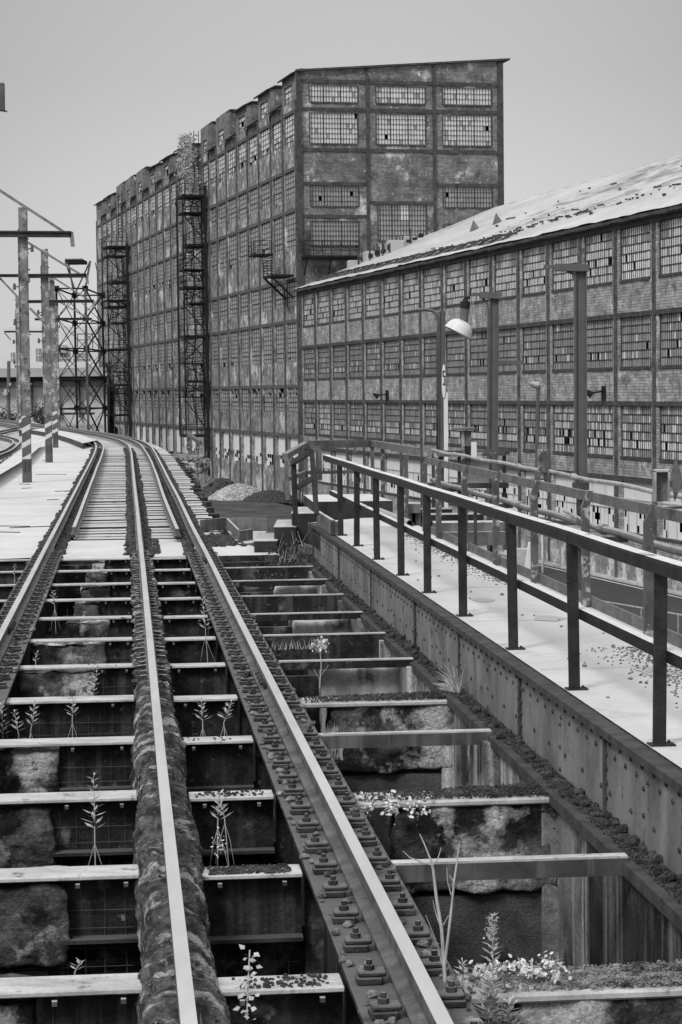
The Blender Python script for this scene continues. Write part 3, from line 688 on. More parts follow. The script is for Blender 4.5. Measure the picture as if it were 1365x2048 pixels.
sh = thing('sheet_metal_shed', 'long low sheet metal shed with a dark eave gap behind the tracks', 'shed', at_y(60, 850, 300))
farbox(sh, 'roof', 'far_white', -260, 215, 730, 741, 312, 11); farbox(sh, 'fascia', 'far_grey', -260, 215, 740, 752, 300, .5); farbox(sh, 'eave', 'dark_steel', -260, 215, 752, 761, 301.5, .6)
q = MB(); A = at_y(-260, 761, 302.5); B = at_y(215, 850, 302.5); q.box(A.x, B.x, 302.5, 314, 0, A.z); n_ = 120
for i in range(n_): x = A.x + (B.x - A.x) * i / n_; q.box(x, x + .06, 302.46, 302.5, 0, A.z - .9)
q.build('wall', 'far_sheet', sh)
farbox(sh, 'wall_band', 'glass_mid', -260, 215, 761, 773, 302.35, .1)
for x in (65, 118, 160): farbox(sh, 'column', 'beam_steel', x - 2.5, x + 2.5, 761, 835, 302.2, .4)
farbox(sh, 'rail_band', 'beam_steel', 60, 190, 826, 829, 301, .3)
# wooden pole with insulator
p = thing('wooden_pole', 'short weathered wooden pole with a pale insulator beside the shed', 'pole', at_y(17, 840, 220)); q = MB(); q.tube([at_y(17, 870, 220), at_y(18, 722, 220)], [.2, .17], 8); q.build('shaft', 'bar_old', p)
q = MB(); q.tube([at_y(12, 778, 219.5), at_y(12, 790, 219.5)], [.14, .2], 8); q.tube([at_y(5, 784, 219.6), at_y(8, 791, 219.6), at_y(14, 790, 219.6), at_y(19, 780, 219.6)], .05, 5); q.tube([at_y(21, 766, 219.7), at_y(21, 771, 219.7)], .14, 6); q.build('insulator', 'far_grey', p)
def leafblob(mb, c, rx, ry, rz, n, s0, s1, mi=0):
    for i in range(n):
        d = Vector((random.gauss(0, .45), random.gauss(0, .45), random.gauss(0, .45)))
        if d.length > 1: continue
        p = Vector(c) + Vector((d.x * rx, d.y * ry, d.z * rz)); a = Vector((U(-1, 1), U(-1, 1), U(-1, 1))).normalized() * U(s0, s1); b = a.cross(Vector((U(-1, 1), U(-1, 1), U(-1, 1)))).normalized() * U(s0, s1) * .6
        mb.face([p - a, p + b, p + a, p - b], mi)
for (x, y, rx, rz, lab) in ((17, 838, 2.0, 1.5, 'dark bushy shrub at the foot of the wooden pole'), (84, 830, 1.3, 1.3, 'small dark shrub between the striped masts'), (2, 846, 1.5, 1.0, 'low dark shrub at the edge beside the shed')):
    c = at_y(x, y, 230 if x != 17 else 222.5)
    s = thing('shrub', lab, 'shrub', (c.x, c.y, .8), 'shrubs in front of the shed'); q = MB()
    for i in range(6): q.tube([Vector((c.x + U(-.3, .3), c.y, .8)), c + Vector((U(-1, 1) * rx * .5, 0, U(0, 1) * rz * .5))], .05, 5)
    q.build('stem', 'stem', s); q = MB(); leafblob(q, c, rx, rx, rz, 700, .08, .2); leafblob(q, c - Vector((0, 0, rz)), rx, rx, rz, 500, .08, .2); q.build('foliage', 'leaf_dark', s)

# steel lattice tower
tw = thing('lattice_tower', 'dark braced steel lattice tower beside the far corner of the mill', 'steel tower', at_y(160, 865, 245))
LG = [(113, 245), (171, 245), (205, 262), (149, 262)]
lv = [577, 637, 697, 758, 818, 900]
def tp(i, y): return at_y(LG[i][0] + (y - 577) * .022, y if LG[i][1] < 250 else y - (y - 786) * .065, LG[i][1])
for i in range(4):
    q = MB(); q.bar(tp(i, 577), tp(i, 900), .28 if i == 1 else .2, .24); q.build('leg', 'column_steel' if i == 1 else 'escape_steel', tw)
for k, y in enumerate(lv[:-1]):
    q = MB()
    for i in range(4): q.bar(tp(i, y), tp((i + 1) % 4, y), .10, .17)
    for i in range(4): c = tp(i, y); q.box(c.x - .32, c.x + .32, c.y - .1, c.y + .1, c.z - .3, c.z + .3)
    q.build('strut', 'escape_steel', tw)
    q = MB()
    for i in range(4):
        th = .14 if i == 1 else .075
        q.bar(tp(i, y), tp((i + 1) % 4, lv[k + 1]), th, th); q.bar(tp((i + 1) % 4, y), tp(i, lv[k + 1]), th, th)
    q.build('brace', 'escape_steel', tw)
q = MB(); A = at_y(128, 517, 244); B = at_y(200, 527, 262); q.box(A.x, B.x, 245, 249, A.z - .42, A.z - .05)
for i in range(24): q.box(A.x + (B.x - A.x) * i / 24, A.x + (B.x - A.x) * (i + .5) / 24, 244.9, 245, A.z - .05, A.z + .05)
q.build('platform', 'escape_steel', tw)
q = MB(); q.bar(at_y(131, 522, 245), tp(0, 577) + Vector((2.0, 0, 0)), .18, .18); q.bar(at_y(181, 522, 245), tp(1, 577), .2, .2); q.bar(at_y(181, 522, 245), tp(3, 577), .12, .12); q.bar(at_y(191, 525, 262), tp(2, 577), .1, .1); q.bar(at_y(137, 525, 245), tp(3, 577), .16, .16); q.build('bracket', 'column_steel', tw)
q = MB(); z_ = at_y(155, 697, 246).z
for x in (156, 171, 186): c = at_y(x, 697, 246); q.bar(c, c + Vector((0, 0, 1.7)), .08, .08)
q.bar(at_y(156, 668, 246), at_y(186, 668, 246), .08, .1); q.bar(at_y(156, 680, 246), at_y(186, 680, 246), .06, .08); q.build('handrail', 'escape_steel', tw)

# ================================================================== CATENARY MASTS
DZ = 7.5
def mast(lab, xb, yb, Y, xt, yt, wpx, arm, braces, hanger=True, stripe=None, zb=None, plate=True):
    b = at_y(xb, yb, Y); t = at_y(xt, yt, Y); w_ = wpx * Y / F
    o = thing('steel_mast', lab, 'mast', b, 'old catenary masts')
    za = b.z; zs_ = at_y(xb, stripe[0], Y).z if stripe else b.z; ze = at_y(xb, stripe[1], Y).z if stripe else b.z
    def P(z): f = (z - b.z) / (t.z - b.z); return Vector((b.x + (t.x - b.x) * f, Y, z))
    q = MB(); q.bar(P(zs_), t, w_, .2, upv=Vector((0, 1, 0))); q.bar(P(zs_) + Vector((w_ * .5 + .01, -.1, 0)), P(t.z) + Vector((w_ * .5 + .01, -.1, 0)), .03, .05, upv=Vector((0, 1, 0))); q.bar(P(zs_) + Vector((-w_ * .5 - .01, -.1, 0)), P(t.z - .6) + Vector((-w_ * .5 - .01, -.1, 0)), .03, .05, upv=Vector((0, 1, 0)))
    for i in range(14):   # bolts, lugs and corroded tabs
        z = U(zs_, t.z); c = P(z); sd = random.choice((-1, 1)); q.bar(c + Vector((sd * w_ * .5, -.08, 0)), c + Vector((sd * (w_ * .5 + U(.03, .09)), -.08, 0)), .05, .05)
    q.build('shaft', 'mast_paint', o, bevel=.01)
    if stripe:
        q = MB(); q.bar(P(ze), P(zs_), w_, .2, upv=Vector((0, 1, 0))); q.build('striped_foot', 'mast_stripe', o)
        q = MB(); q.bar(P(b.z), P(ze), w_ + .01, .21, upv=Vector((0, 1, 0)))
        for i in range(4):
            for s in (-.25, .25): c = P(b.z + (ze - b.z) * (.55 + i * .11)); q.tube([c + Vector((s * w_, -.1, 0)), c + Vector((s * w_, -.14, 0))], .03, 6)
        q.build('splice_plate', 'mast_dark', o)
    if arm:
        (x0, y0, x1, y1, hpx) = arm; A = at_y(x0, y0 + hpx / 2, Y - .2); B = at_y(x1, y1 + hpx / 2, Y - .2); h = hpx * Y / F
        q = MB(); q.bar(A, B, .12, h * .8); q.bar(A + Vector((0, 0, h * .5)), B + Vector((0, 0, h * .5)), .22, h * .25); q.build('cross_arm', 'arm_steel', o)
        if hanger:
            q = MB(); q.bar(B + Vector((.0, 0, h * .5)), B + Vector((.04, 0, -h * 1.9)), .12, .1); q.build('hanger', 'brace_steel', o)
    for f_, sd in ((.62, -1), (.8, 1), (.45, -1)):
        c = P(zs_ + (t.z - zs_) * f_) + Vector((sd * w_ * .6, -.1, 0)); q = MB(); q.tube([c, c + Vector((sd * w_ * .5, 0, .02))], .02, 5); q.tube([c + Vector((sd * w_ * .5, 0, -.08)), c + Vector((sd * w_ * .5, 0, .1))], [.05, .035], 8); q.build('insulator', 'mast_dark', o)
    for (x0, y0, x1, y1) in braces:
        q = MB(); q.bar(at_y(x0, y0, Y - .1), at_y(x1, y1, Y - .1), .07, .08); q.build('brace', 'brace_steel', o)
    return o
mast('tallest patchy steel mast with striped foot and long cross arm, nearest of the masts', 55, 965, 62.6, 46, 415, 16.5, (-60, 463, 143, 464, 12), [(-60, 342, 127, 463)], stripe=(832, 918))
mast('second striped steel mast with its paint flaking, just past the tallest mast', 99, 925, 80.8, 89, 498, 13, (57, 549, 173, 548, 8), [(45, 478, 160, 548), (60, 616, 88, 645)], stripe=(832, 886))
mast('striped steel mast half hidden behind the second mast', 112, 895, 103, 104, 556, 9.5, (58, 601, 187, 600, 6), [(110, 557, 178, 600)], stripe=(822, 866))
mast('slim dark steel mast behind the tallest mast with a short bracket arm', 44, 872, 95, 36, 592, 9, (-40, 549, 57, 549, 6), [(0, 556, 34, 592)], stripe=(833, 860))
mast('far slender steel mast with a low cross arm near the lattice tower', 118, 868, 140, 113, 600, 5, (70, 637, 183, 636, 4.5), [(112, 600, 178, 637)])
mast('farthest thin steel mast with a small bracketed arm over the shed roof', 38, 860, 150, 36, 655, 4.5, (85, 662, 9, 662, 3.5), [(10, 666, 22, 680)], hanger=False)
# insulators and a bracket peeping in at the frame edge
q = MB(); A = at_y(-2, 168, 50); B = at_y(11, 222, 50); q.box(A.x - .6, B.x, 49.8, 50, B.z, A.z); q.bar(at_y(-60, 170, 50), at_y(0, 190, 50), .1, .2); q.bar(at_y(0, 221, 50), at_y(15, 223, 50), .03, .03)
q.bar(at_y(-60, 170, 50), at_z(-60, 1000, 7.5) * 1.0, .2, .2)
o = q.build('signal_bracket', 'mast_dark'); tag(o, 'dark steel bracket end hanging at the upper edge above the masts', 'bracket')

# ================================================================== TRESTLE AND TRACKS
RZ = 7.70
# pale slab left of the tracks
LP = [FT(-1.42, 34.0, DZ), FT(-1.42, 60, DZ), FT(-1.42, 92, DZ)] + [at_z(x, y, DZ) for x, y in ((186, 893), (166, 886), (150, 879), (120, 872), (62, 864), (62, 893), (0, 940), (-120, 1010), (-160, 1124), (-40, 1120))]
def slab(name, pts, z, th, mt, side='beam_side'):
    q = MB(); n = len(pts); top = [Vector((p[0], p[1], z)) for p in pts]; bot = [Vector((p[0], p[1], z - th)) for p in pts]
    q.face(top, 0); q.face(bot[::-1], 1)
    for i in range(n): q.face([top[i], top[(i + 1) % n], bot[(i + 1) % n], bot[i]], 1)
    return struct(q.build(name, [mt, side]))
slab('platform_deck', LP, DZ, .3, 'deck_pale')
# thin dark seams and lifted sheet edges on the deck
q = MB()
for (x0, y0, x1, y1) in ((20, 1056, 118, 1052), (130, 983, 142, 982), (-10, 1052, 60, 1053), (72, 949, 133, 949), (110, 983, 140, 982), (40, 968, 60, 969), (45, 977, 62, 976), (86, 922, 92, 921), (-10, 1064, 40, 1065), (95, 1000, 118, 999)):
    a = at_z(x0, y0, DZ + .004); b = at_z(x1, y1, DZ + .004); q.bar(a, b, .04, .02)
struct(q.build('deck_seam', 'beam_side'))
# raised kerbs along its far edges
q = MB()
for seg in (((62, 868), (110, 877), (140, 887), (166, 898)), ((-120, 1016), (0, 946), (30, 922), (62, 897))):
    ps = [at_z(x, y, DZ) for x, y in seg]
    for a, b in zip(ps, ps[1:]):
        d = Vector((0, 1.2, 0)); q.hexa([a, b, b + d, a + d, a + Vector((0, 0, .26)), b + Vector((0, 0, .26)), b + d + Vector((0, 0, .26)), a + d + Vector((0, 0, .26))])
        q.face([a + Vector((0, 0, .265)), b + Vector((0, 0, .265)), b + d * 5 + Vector((0, 0, .265)), a + d * 5 + Vector((0, 0, .265))], 1)
struct(q.build('platform_kerb', ['beam_side', 'deck_pale']))
# cross slab between the open bays and the timber deck
slab('cross_slab', [FT(-1.42, 34.05, 0), FT(2.35, 34.05, 0), FT(1.95, 36.6, 0), FT(1.4, 38.2, 0), FT(-1.42, 38.2, 0)], 7.47, .22, 'deck_pale')
def strip(name, v0, v1, u0, u1, z, mt, du=3.0, th=0):
    q = MB(FT); u = u0
    while u < u1 - 1e-6:
        e = min(u + du, u1); a, b = crv(u), crv(e)
        q.quad((v0 + a, u, z), (v1 + a, u, z), (v1 + b, e, z), (v0 + b, e, z))
        if th:
            q.quad((v1 + a, u, z), (v1 + a, u, z - th), (v1 + b, e, z - th), (v1 + b, e, z)); q.quad((v0 + a, u, z), (v0 + a, u, z - th), (v0 + b, e, z - th), (v0 + b, e, z))
        u = e
    return struct(q.build(name, mt))
strip('trestle_floor', -1.7, 1.75, 38.2, 100, 7.30, 'pit_dark', th=.5)
strip('trestle_deck', -1.9, 1.8, 92, 290, 7.47, 'patchy_pale', th=1.2)
strip('trestle_girder', 1.3, 1.5, 38, 290, 7.25, 'beam_side', th=1.5)
# timber ties
ties = []; u = 38.6; i = 0
while u < 99:
    q = MB(FT); w_ = U(.46, .60); L0 = -1.02 + U(-.06, .04); R0 = 1.68 + U(-.04, .05) + (.0 if u < 60 else .15); a = crv(u); z = 7.46 + U(-.012, .012)
    q.box(L0 + a, R0 + a, u, u + w_, z - .2, z)
    if i % 3 == 1: q.box(R0 + a, R0 + a + .28, u + .05, u + w_ - .1, z - .3, z - .06, 1)
    o = q.build('timber_tie', ['timber', 'beam_side']); tag(o, (ORD[i] + ' weathered timber tie counted from the pale cross slab') if i < 16 else 'weathered timber tie among the closely packed ties farther along the trestle', 'railway tie', 'timber ties under the tracks')
    u += .84; i += 1
# ---- rails
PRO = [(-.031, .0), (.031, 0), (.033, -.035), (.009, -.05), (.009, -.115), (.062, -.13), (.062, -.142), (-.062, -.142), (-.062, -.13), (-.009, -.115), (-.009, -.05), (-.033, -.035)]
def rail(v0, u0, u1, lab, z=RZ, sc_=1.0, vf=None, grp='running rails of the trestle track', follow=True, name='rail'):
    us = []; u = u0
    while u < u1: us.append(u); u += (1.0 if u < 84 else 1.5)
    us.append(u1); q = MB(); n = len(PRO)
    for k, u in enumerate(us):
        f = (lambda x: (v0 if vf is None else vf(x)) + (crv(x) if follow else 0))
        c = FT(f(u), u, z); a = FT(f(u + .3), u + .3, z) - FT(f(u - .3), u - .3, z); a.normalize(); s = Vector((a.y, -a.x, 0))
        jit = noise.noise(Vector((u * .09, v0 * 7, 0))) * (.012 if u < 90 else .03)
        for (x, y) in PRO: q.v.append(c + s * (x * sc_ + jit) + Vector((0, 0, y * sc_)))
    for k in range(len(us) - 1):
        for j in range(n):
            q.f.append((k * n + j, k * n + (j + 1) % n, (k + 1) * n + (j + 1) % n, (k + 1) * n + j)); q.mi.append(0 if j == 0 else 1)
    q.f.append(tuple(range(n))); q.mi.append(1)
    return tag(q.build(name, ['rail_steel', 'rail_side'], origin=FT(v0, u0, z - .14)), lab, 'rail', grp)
VR, VC, VL = 1.115, .19, -1.235
rail(VR, 6.8, 290, 'long steel rail on bolted clips, beside the open bays next to the riveted girder')
rail(VC, 6.8, 290, 'steel rail running down the crusted flaking girder in the middle')
rail(VL, 12, 290, 'steel rail along the edge of the pale platform deck')
rail(.8, 37.3, 290, 'inner guard rail with a cut end, beside the clipped rail', vf=lambda u: .86 - .0016 * min(u - 37, 60) + .03 * math.sin(u * .11) if u < 90 else .77 , grp='guard rails', name='guard_rail')
rail(-.93, 38.3, 290, 'inner guard rail with a cut end, beside the platform deck', grp='guard rails', name='guard_rail')
# second track curving beyond the platform
def freerail(pts, lab, z=7.6):
    P = [at_z(x, y, z) for x, y in pts]; q = MB(); S = []
    for i in range(len(P) - 1):
        for s in range(5):
            t = s / 5; p0, p1, p2, p3 = P[max(i - 1, 0)], P[i], P[i + 1], P[min(i + 2, len(P) - 1)]
            S.append(.5 * ((2 * p1) + (p2 - p0) * t + (2 * p0 - 5 * p1 + 4 * p2 - p3) * t * t + (3 * p1 - p0 - 3 * p2 + p3) * t ** 3))
    S.append(P[-1]); n = len(PRO)
    for k, c in enumerate(S):
        a = (S[min(k + 1, len(S) - 1)] - S[max(k - 1, 0)]).normalized(); s = Vector((a.y, -a.x, 0))
        for (x, y) in PRO: q.v.append(c + s * x * 1.2 + Vector((0, 0, y)))
    for k in range(len(S) - 1):
        for j in range(n): q.f.append((k * n + j, k * n + (j + 1) % n, (k + 1) * n + (j + 1) % n, (k + 1) * n + j)); q.mi.append(0 if j == 0 else 1)
    return tag(q.build('rail', ['rail_steel', 'rail_side']), lab, 'rail', 'rails of the curving second track')
freerail([(-60, 930), (0, 909), (25, 898), (40, 884), (34, 877), (0, 869), (-60, 862)], 'outer rail of the tight curve beside the platform kerb')
freerail([(-60, 917), (0, 902), (18, 893), (27, 884), (20, 878), (-10, 872), (-60, 866)], 'inner rail of the tight curve beside the platform kerb')
freerail([(-60, 868), (0, 861), (30, 855), (60, 852)], 'short switch rail crossing behind the masts', 7.65)
freerail([(-60, 846), (0, 849), (30, 853), (60, 857)], 'short diagonal switch rail behind the tallest mast', 7.65)
freerail([(-80, 884), (0, 866), (25, 860), (50, 857)], 'straight switch rail behind the slim dark mast', 7.65)
q = MB(); q.face([at_z(x, y, 7.42) for x, y in ((-160, 990), (0, 922), (40, 900), (58, 885), (60, 868), (110, 866), (90, 850), (60, 842), (-160, 842))]); struct(q.build('track_bed', 'patchy_pale'))

# gravel along the rails (one mass)
q = MB()
def scatter(v0, v1, u0, u1, n, s0, s1, z, foll=True, mb=None, mi=0):
    for _ in range(n):
        u = u0 + (u1 - u0) * R(); v = U(v0, v1) + (crv(u) if foll else 0); s_ = U(s0, s1); (mb or q).rock(FT(v, u, z + s_ * .2), s_, .8, mi)
for (vv, ww) in ((VL, .20), (VR, .2), (VC, .17)):
    for sd in (-1, 1): 
        scatter(*sorted((vv + sd * .07, vv + sd * ww)), 34, 60, 520, .035, .075, 7.48); scatter(*sorted((vv + sd * .07, vv + sd * ww)), 60, 100, 330, .045, .10, 7.48)
scatter(-1.2, -.98, 38, 100, 900, .04, .08, 7.46); scatter(.86, 1.08, 38, 100, 900, .04, .08, 7.46)
scatter(.3, .5, 34.4, 38, 90, .015, .05, 7.47); scatter(1.3, 1.9, 36, 38.8, 220, .02, .07, 7.47); scatter(-.05, .1, 34.4, 38, 90, .015, .045, 7.47)
stuff(q.build('gravel', 'gravel'), 'dark loose ballast gravel heaped along the rails', 'gravel')

# ---- girders under the rails with clips
UB = [9.27 + 2.205 * k for k in range(12)]       # cross beam stations
def stringer(v, u0, u1, hw, z, lab, name='track_girder', top='rust_dark'):
    o = thing(name, lab, 'girder', FT(v, u0, z - .6), 'girders under the rails')
    q = MB(FT); q.box(v - hw, v + hw, u0, u1, z - .025, z, 0); q.build('top_flange', top, o)
    q = MB(FT); q.box(v - hw * .55, v + hw * .55, u0, u1, z - .7, z - .025, 0)
    for u in UB: q.box(v - hw * .95, v + hw * .95, u - .04, u + .04, z - .7, z - .03)
    q.build('web', 'beam_side', o)
    return o
gR = stringer(VR, 6.5, 34, .23, 7.535, 'steel girder carrying the clipped rail next to the wide bays')
gL = stringer(VL, 6.5, 34, .23, 7.535, 'steel girder carrying the rail at the platform side')
gC = stringer(VC, 18.4, 34, .135, 7.545, 'narrow girder with cross ribs under the middle rail', top='beam_top')
def clip_mesh(sd, s=1.0):
    c = MB(FT); c.box(sd * .075, sd * .195, -.045 * s, .045 * s, .034, .056); c.box(*sorted((sd * .09, sd * .20)), -.05 * s, .055 * s, 0, .033); c.box(*sorted((sd * .10, sd * .19)), .065 * s, .085 * s, 0.0, .025)
    return c
def make_clip(sd):
    c = clip_mesh(sd); c.fr = FT
    a = c.build('rail_clip', 'clip_steel', None, origin=(0, 0, 0), bevel=.006)
    b = MB(FT); b.tube([FT(sd * .145, 0, .055), FT(sd * .145, 0, .078)], .023, 6); b.tube([FT(sd * .145, 0, .078), FT(sd * .145, 0, .10)], .013, 6); bb = b.build('bolt', 'clip_steel', None, origin=(0, 0, 0)); bb.parent = a
    return a
protos = {1: make_clip(1), -1: make_clip(-1)}
def put_clip(o, v, u, sd, z):
    p_ = protos[sd]; c = p_.copy(); COL.objects.link(c); c.parent = o; c.location = FT(v, u, z) - Vector(o['_o']); c.rotation_euler = (0, 0, U(-.06, .06))
    b = p_.children[0].copy(); COL.objects.link(b); b.parent = c
for (o, v, ua) in ((gR, VR, 7.45), (gL, VL, 18.5)):
    for k in range(50):
        for sd in (-1, 1):
            u = ua + k * .525 + U(-.03, .03) + (.1 if sd > 0 else 0)
            if u > 34 or R() < .04: continue
            put_clip(o, v, u, sd, 7.535)
for p_ in protos.values():
    for ch in list(p_.children): bpy.data.objects.remove(ch)
    bpy.data.objects.remove(p_)
# debris caught between the clips
q = MB()
for _ in range(420):
    sd = random.choice((-1, 1)); v = VR + sd * U(.09, .22); u = U(7.3, 34); s_ = U(.012, .034); q.rock(FT(v, u, 7.54 + s_ * .3), s_, .7)
for _ in range(160):
    sd = random.choice((-1, 1)); v = VL + sd * U(.09, .22); u = U(19, 34); s_ = U(.015, .04); q.rock(FT(v, u, 7.54 + s_ * .3), s_, .7)
stuff(q.build('gravel', 'gravel_pale'), 'small pale stones caught among the rail clips', 'gravel')
# fish plates on the rails
for (v, u, lab) in ((VR, 18.2, 'bolted joint plate on the clipped rail halfway along the open bays'), (VL, 22.8, 'bolted joint plate on the platform side rail'), (VR, 31.5, 'bolted joint plate on the clipped rail near the cross slab')):
    q = MB(FT)
    for sd in (-1, 1):
        q.box(*sorted((v + sd * .012, v + sd * .034)), u - .4, u + .4, 7.585, 7.655)
        for k in range(4): q.tube([FT(v + sd * .03, u - .3 + k * .2, 7.62), FT(v + sd * .06, u - .3 + k * .2, 7.62)], .02, 6)
    tag(q.build('joint_plate', 'clip_steel'), lab, 'joint plate', 'rail joint plates')
# ribs on the middle girder
q = MB(FT); u = 18.7; k = 0
while u < 34:
    for sd in (-1, 1):
        q = MB(FT); v0 = VC + sd * .05; v1 = VC + sd * (.105 + U(0, .03)); zt = 7.60 + U(-.01, .01)
        q.hexa([FT(v0, u, 7.545), FT(v1 + sd * .02, u, 7.545), FT(v1 + sd * .02, u + .03, 7.545), FT(v0, u + .03, 7.545), FT(v0, u, zt), FT(v1, u + U(-.02, .02), zt - .01), FT(v1, u + .03, zt - .01), FT(v0, u + .03, zt)]); q.build('rib', 'timber', gC)
    u += .36 + U(-.03, .03)
q = MB(FT)
for _ in range(1100):
    u = U(18.6, 34); sd = random.choice((-1, 1)); s_ = U(.012, .045); q.rock(FT(VC + sd * U(.05, .145), u, 7.545 + s_ * .4), s_, .7)
o = q.build('dirt', 'bark', gC); o['kind'] = 'stuff'
# crusted flaking casing under the near middle rail
q = MB(); NU, NA = 560, 46
for i in range(NU + 1):
    u = 6.4 + (18.55 - 6.4) * i / NU
    for j in range(NA + 1):
        a = math.pi * (-.18 + 1.36 * j / NA); wv = .168 + .015 * noise.noise(Vector((u * .7, 0, 5))) + .02 * math.sin(u * 1.7)
        ca, sa = math.cos(a), math.sin(a)
        x = -wv * (abs(ca) ** .75) * (1 if ca > 0 else -1); zc = 7.375 + (.215 * (abs(sa) ** .6) * (1 if sa > 0 else -1.5))
        p = FT(VC + x, u, zc); s1 = noise.fractal(Vector((u * 5.5 + x * 9, x * 11, zc * 11)), .9, 2.1, 6)
        s2 = noise.fractal(Vector((u * 14 + x * 22, x * 30, zc * 20)), .8, 2.3, 4); h = (math.floor(s1 * 4.0) / 4.0) * .017 + s1 * .008 + s2 * .006 + noise.noise(Vector((u * 1.9, x * 4, 0))) * .016
        if abs(x) < .06: h = min(h, 0) * .4
        nrm = (FT(-ca, 0, sa) - FT(0, 0, 0)); q.v.append(p + nrm * h)
for i in range(NU):
    for j in range(NA): k = i * (NA + 1) + j; q.f.append((k, k + 1, k + NA + 2, k + NA + 1)); q.mi.append(0)
for i_, rev in ((0, 1), (NU, 0)):
    q.f.append(tuple(i_ * (NA + 1) + j for j in range(NA + 1))); q.mi.append(0)
tag(q.build('crusted_casing', 'bark'), 'thick bark like flaking casing under the near end of the middle rail', 'pipe casing')
q = MB(FT)
for _ in range(70):   # lifted flakes
    u = U(6.8, 18.4); sd = random.choice((-1, 1)); v = VC + sd * U(.075, .18); z = 7.54 - max(0, abs(v - VC) - .12) * .8; L_ = U(.02, .06); a = U(-.5, .5)
    p = FT(v, u, z); d1_ = FT(math.sin(a), math.cos(a), U(-.2, .3)) - FT(0, 0, 0); d2_ = FT(math.cos(a), -math.sin(a), U(-.5, .5)) - FT(0, 0, 0)
    q.face([p, p + d1_ * L_, p + d1_ * L_ * .8 + d2_ * L_ * .5, p + d2_ * L_ * .4 + Vector((0, 0, .012))]);
stuff(q.build('flakes', 'bark'), 'curled dark flakes lifting off the crusted casing', 'flakes')

# ---- cross beams
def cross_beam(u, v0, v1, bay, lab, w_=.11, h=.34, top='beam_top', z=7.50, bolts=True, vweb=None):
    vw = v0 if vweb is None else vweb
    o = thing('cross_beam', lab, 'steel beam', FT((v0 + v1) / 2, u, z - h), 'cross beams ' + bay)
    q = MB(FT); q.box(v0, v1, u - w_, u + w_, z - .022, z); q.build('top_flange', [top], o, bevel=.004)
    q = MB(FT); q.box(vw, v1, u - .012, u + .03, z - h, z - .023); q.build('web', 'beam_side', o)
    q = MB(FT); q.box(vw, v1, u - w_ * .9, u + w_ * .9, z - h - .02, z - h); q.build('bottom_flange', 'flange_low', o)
    if bolts:
        for f in (.18, .82):
            q = MB(FT); v = vw + (v1 - vw) * f; q.box(v - .011, v + .011, u - w_ - .01, u - w_ + .02, z - .06, z - .04); q.build('bolt', 'bar_side', o)
    return o
def up_(u): return 'nearest' 
VRS = [-.42, -.36, -.50, -.52, -.95, -.32, -.25, -.22, -.35, -.25, -.3, -.35]
for k, u in enumerate(UB):
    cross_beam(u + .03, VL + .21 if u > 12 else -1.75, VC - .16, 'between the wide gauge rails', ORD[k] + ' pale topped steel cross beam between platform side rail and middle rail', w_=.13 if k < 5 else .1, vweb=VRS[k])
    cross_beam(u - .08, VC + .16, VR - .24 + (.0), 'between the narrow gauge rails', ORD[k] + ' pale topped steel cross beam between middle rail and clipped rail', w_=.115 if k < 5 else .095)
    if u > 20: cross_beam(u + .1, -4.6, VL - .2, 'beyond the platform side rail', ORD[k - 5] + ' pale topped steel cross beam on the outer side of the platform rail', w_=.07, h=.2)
    elif u > 11: cross_beam(u + .1, -3.2, VL - .0, 'beyond the platform side rail', ['short', 'stubby', 'plain', 'low', 'bare'][k - 1] + ' cross beam end below the platform side rail', w_=.1, h=.2, bolts=False)
# slab edge beam under the deck
q = MB(FT); q.box(-6, 2.6, 33.8, 34.0, 6.9, 7.38); struct(q.build('edge_beam', 'beam_side'))
# wide bays next to the girder
for k, u in enumerate(UB[:11]):
    v0, v1 = VR + .24, 2.72
    if k % 2 == 0 and k <= 4:   # masonry topped partition carrying gravel
        o = thing('partition_wall', ORD[k // 2] + ' gravel topped partition wall beside the riveted girder', 'partition wall', FT(2, u, 4.5), 'partition walls in the wide bays')
        q = MB(FT); q.box(v0 - .05, v1 + .1, u - .12, u + .16, 4.5, 6.82); q.build('lower_wall', 'stone_low', o)
        q = MB(FT); q.box(v0, v1, u - .2, u + .17, 7.40, 7.44); q.build('ledge', 'beam_top', o, bevel=.01)
        b = rough_block(FT, v0 + .28, v1 - .02, u - .17, u + .2, 6.86 + (.0), 7.40, .045, 'stone', 'stone' if k < 9 else 'stone_low', o, seed=k * 3.3)
        q = MB(FT)
        for _ in range(2600 if k else 3600):
            v = v0 + (v1 - v0) * (R() ** .55); s_ = U(.005, .0095); q.rock(FT(v, u + U(-.17, .17), 7.443 + s_ * .5 + .02 * R() * (v - v0)), s_, .8)
        g_ = q.build('gravel_layer', 'gravel_pale' if k == 0 else 'gravel', o); g_['kind'] = 'stuff'
    else:
        o = thing('cross_bar', ORD[[1, 3, 5, 6, 7, 8, 9, 10].index(k) if k in (1, 3, 5, 6, 7, 8, 9, 10) else 0] + ' narrow steel cross bar between clipped rail and riveted girder', 'steel bar', FT(2, u, 7.36), 'cross bars in the wide bays')
        w_ = .045 if k < 6 else .04
        q = MB(FT); v1 = 2.63; q.box(v0, v1, u - w_, u + w_ - .006, 7.492, 7.504); q.build('top_plate', 'beam_top', o)
        q = MB(FT); fh = .092 if k < 5 else (.28 if k % 2 == 0 else .07); q.box(v0, v1, u - w_, u - w_ + .012, 7.491 - fh, 7.491); q.build('face_plate', 'bar_side' if k < 5 else 'beam_side', o)
        if k > 4:
            b = rough_block(FT, v0 + [.0, .0, .0, .0, .0, .42, .5, .5, .62, .6, .3][k], v1 - .12, u + .12, u + .4, 6.6, 7.40 if k % 2 else 7.2, .035, 'stone', 'stone_smooth', o, seed=k * 2.7, res=.07); q = MB(FT); q.box(v0, v1 - .2, u + .42, u + .5, 6.0, 7.3); q.build('lower_wall', 'beam_side', o)
